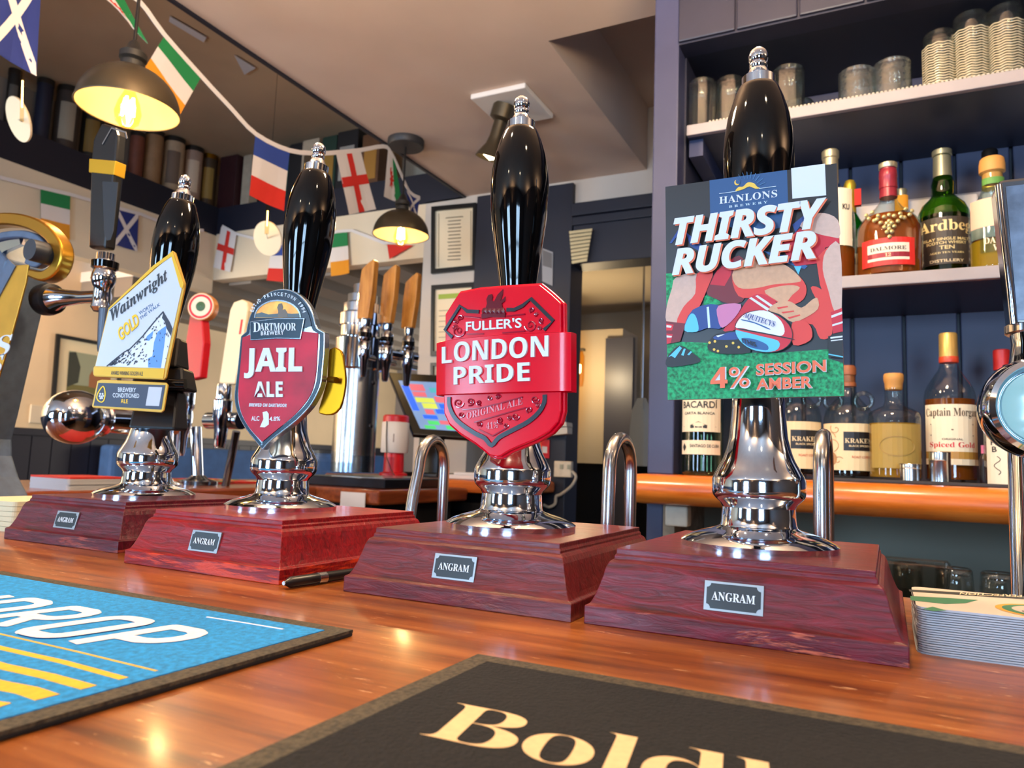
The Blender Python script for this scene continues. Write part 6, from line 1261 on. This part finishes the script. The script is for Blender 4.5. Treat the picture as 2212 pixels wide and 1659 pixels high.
bb = B(); f2 = label_patch((x, 1.70), r * .96, -50, 50, 65, zz(520), zz(450), .004)
pts_ = [(.50, .05), (.46, .2), (.54, .2), (.42, .35), (.5, .38), (.58, .35), (.36, .5), (.5, .52), (.64, .5), (.25, .6), (.75, .6), (.15, .7), (.85, .7), (.1, .82), (.9, .82), (.32, .72), (.68, .72), (.22, .86), (.78, .86), (.42, .66), (.58, .66), (.5, .7), (.46, .46), (.54, .46), (.5, .28), (.30, .62), (.70, .62)]
for u, v in pts_: bb.lathe([(.0003, -.003), (.0042, -.001), (.0040, .002), (.0003, .0044)], 8, None, Tr(f2(u, v)) @ Matrix.Rotation(PI / 2, 4, 'X'))
o = obj('antler_emblem', bb, mat('emblem_silver', (206, 190, 130), .3, .8), t, smooth=50); o['kind'] = 'stuff'
t, x, zz, pr = bottle('whisky_bottle', 'clear bottle with orange neck label behind the antler bottle', 1950, 1.885, [(590, 40), (460, 40), (440, 34), (424, 22), (410, 13), (365, 10)], clear, ZS, amber, 500, [(400, 12.5), (372, 11), (360, 12), (356, 11)], silver_cap)
lab(t, x, 1.885, pr[-2][0] * 1.15, 12, -10, 10, zz(405), zz(372), fl_orange, 'neck_label')
t, x, zz, pr = bottle('whisky_bottle', 'dark green whisky bottle with black label and gold lettering', 2041, 1.80, [(584, 49), (574, 51), (440, 51), (424, 49), (408, 42), (396, 30), (388, 23), (378, 22), (362, 23), (352, 20), (345, 18), (300, 17)], dgreen, ZS, liq('liquid_green_amber', (96, 110, 26), .2), 435, [(347, 18.6), (303, 17.6), (302, 16), (300, 19.5), (290, 19.5), (288, 17)], mat('foil_dark_silver', (150, 146, 120), .35, .6))
l_, f = lab(t, x, 1.80, pr[2][0], 51, -46, 47, zz(545), zz(446), mat('label_umber', (62, 52, 40), .5)); gt = mat('label_gilt', (232, 206, 140), .5)
ltext(l_, f, serif('Ardbeg'), .03, .97, .64, .94, gt, offset=.004); ltext(l_, f, 'ISLAY SINGLE MALT', .1, .9, .50, .56, gt); ltext(l_, f, 'SCOTCH WHISKY', .16, .84, .42, .48, gt); ltext(l_, f, 'TEN', .38, .62, .31, .39, gt); ltext(l_, f, serif('AGED TEN YEARS'), .22, .78, .22, .26, gt); ltext(l_, f, 'DISTILLERY', .22, .78, .04, .10, tan)
t, x, zz, pr = bottle('whisky_bottle', 'clear bottle of yellow whisky with wooden stopper left of the chrome lens font handle', 2150, 1.70, [(580, 45), (570, 48), (470, 48), (450, 46), (430, 38), (412, 26), (396, 21), (364, 20)], clear, ZS, yell_l, 515, [(384, 20), (366, 19), (362, 25), (346, 25), (334, 23), (331, 20)], wood_cap)
l_, f = lab(t, x, 1.70, pr[2][0], 48, -44, 20, zz(490), zz(430), mat('label_rose', (222, 180, 150), .6)); l_, f = lab(t, x, 1.70, pr[2][0], 48, -30, 40, zz(545), zz(512), clear, 'printed_name'); ltext(l_, f, serif('DART'), .1, .62, .55, .95, cream); ltext(l_, f, serif('WHI'), .30, .70, .05, .45, cream)
lab(t, x, 1.70, pr[-2][0] * 1.05, 20, -18, 18, zz(392), zz(378), mat('label_green_strip', (90, 140, 60), .6), 'neck_label')
t, x, zz, pr = bottle('whisky_bottle', 'bottle with black cap and gold neck behind the wooden-stoppered bottle', 2146, 1.84, [(580, 48), (440, 48), (410, 40), (380, 22), (360, 15), (300, 14)], clear, ZS, amber, 480, [(365, 17), (318, 16), (316, 14), (290, 14), (284, 12)], mat('foil_gold'))
obj('stopper', B().lathe([(15.5 * depth((x, 1.84, .7)) / F_PX, zz(318)), (15.5 * depth((x, 1.84, .7)) / F_PX, zz(284)), (12 * depth((x, 1.84, .7)) / F_PX, zz(280))], 24, None, Tr(x, 1.84, 0)), black_plastic, t, smooth=40)

# ================================================================== GLASSES
tum = glass('tumbler_glass', (240, 244, 242), .02, 2.4, .006)
def tumbler(name, label, cx, Y, y0, y1, half, zbase, group, rfun=None, m=tum, taper=1.0, seg=40, rings=10, upside=True):
    c = onY(cx, y0, Y); k = depth(c) / F_PX; R_ = half * k; h = (y0 - y1) * k * 1.0
    t = thing(name, label, 'glass', (c.x, Y, zbase), 0, group)
    pr = [(R_ * (1 - (1 - taper) * j / rings), zbase + .0005 + h * .97 * j / rings) for j in range(rings + 1)] + [(R_ * taper * .93, zbase + h)]
    full = pr + [(.0006, zbase + h), (.0006, zbase + h * .9), (R_ * taper * .86, zbase + h * .88)] + [(r - .0026, z) for r, z in pr[:-2][::-1] if z < zbase + h * .86]
    obj('bowl', B().lathe(full, seg, None, Tr(c.x, Y, 0), False, rfun), m, t, smooth=55)
    obj('rim', B().tube([Vector((c.x + R_ * math.cos(2 * PI * i / 32), Y + R_ * math.sin(2 * PI * i / 32), zbase + .0015)) for i in range(32)], .0014, 6, None, None, True), m, t, smooth=60)
    obj('foot', B().lathe([(R_ * taper * .90, zbase + h * .94), (R_ * taper * .90, zbase + h + .0015), (R_ * taper * .55, zbase + h + .0006)], 32, None, Tr(c.x, Y, 0), False), m, t, smooth=50)
    return t
flut = lambda r, z, a: r * (1 + .03 * math.cos(12 * a))
ZG = .896
for cx, y0, y1, hf, labt, Y in ((1516, 272, 165, 29, 'upturned fluted tumbler at the left end of the top shelf', 1.675), (1577, 262, 150, 29, 'upturned fluted tumbler second from the left on the top shelf', 1.70), (1636, 250, 132, 30, 'upturned fluted tumbler behind the nearest handpump finial', 1.80), (1703, 238, 124, 33, 'upturned fluted tumbler just right of the nearest handpump finial', 1.70), (1728, 232, 138, 28, 'upturned fluted tumbler partly behind another one on the top shelf', 1.84)):
    tumbler('tumbler', labt, cx, Y, y0, y1, hf, ZG, 'upturned tumblers on the top shelf', flut, seg=48)
dia = lambda r, z, a: r * (1 + .035 * abs(math.sin(8 * a + z * 220)) * abs(math.sin(8 * a - z * 220)))
for cx, y0, y1, hf, labt in ((1851, 214, 130, 36, 'left of two cut-pattern tumblers on the top shelf'), (1928, 205, 115, 37, 'right of two cut-pattern tumblers on the top shelf')):
    tumbler('cut_tumbler', labt, cx, 1.70, y0, y1, hf, ZG, 'cut-pattern tumblers', dia, glass('cut_glass', (236, 240, 238), .03, 2.2, .02), seg=64, rings=26)
for cx, y0, y1, hf, labt in ((2031, 180, 42, 32, 'shorter tall ribbed highball glass on the top shelf'), (2100, 168, 0, 34, 'tall ribbed highball glass in the middle of three at the top right'), (2176, 160, -12, 35, 'tall ribbed highball glass at the top right corner')):
    t = tumbler('highball_glass', labt, cx, 1.70, y0, y1, hf, ZG, 'ribbed highball glasses', None, tum, seg=40)
    c = onY(cx, y0, 1.70); k = depth(c) / F_PX; h = (y0 - y1) * k; R_ = hf * k
    b = B(); n_ = int(h * .72 / .0056)
    for j in range(n_):
        z_ = ZG + h * .10 + j * .0056; b.tube([Vector((c.x + (R_ + .0006) * math.cos(2 * PI * i / 48), 1.70 + (R_ + .0006) * math.sin(2 * PI * i / 48), z_ + .0012 * math.sin(10 * 2 * PI * i / 48))) for i in range(48)], .0013, 5, None, None, True)
    o = obj('ribs', b, glass('rib_glass', (244, 232, 200), .15, 1.6, .45), t, smooth=60); o['kind'] = 'stuff'
for cx, hf, labt in ((1962, 34, 'upturned tumbler on the lower shelf behind the plastic tub'), (2062, 42, 'upturned tumbler on the lower shelf above the beer mats'), (2160, 42, 'upturned tumbler on the lower shelf at the right edge')):
    tumbler('tumbler', labt, cx, 1.55, 1296, 1190, hf, -.1395, 'upturned tumblers on the lower shelf', None, tum, .84)
q = onY(1975, 1275, 1.40); t = thing('plastic_tub', 'clear plastic tub on the lower shelf beside the nearest pump base', 'tub', (q.x, 1.43, -.1395), 0)
r0 = [[(q.x + sx * w_, 1.43 + sy * d_, z) for sx, sy in ((-1, -1), (1, -1), (1, 1), (-1, 1))] for w_, d_, z in ((.040, .035, -.139), (.046, .038, -.10), (.052, .042, -.045), (.053, .043, -.035), (.047, .038, -.035), (.043, .036, -.10), (.038, .033, -.135))]
obj('bowl', B().loft(r0), glass('tub_plastic', (244, 240, 234), .06, 1.6, 0.0), t, bevel=.006); obj('lip', B().tube([Vector((q.x + sx * .053, 1.43 + sy * .043, -.035)) for sx, sy in ((-1, -1), (1, -1), (1, 1), (-1, 1))], .0018, 6, None, None, True), glass('tub_plastic'), t)
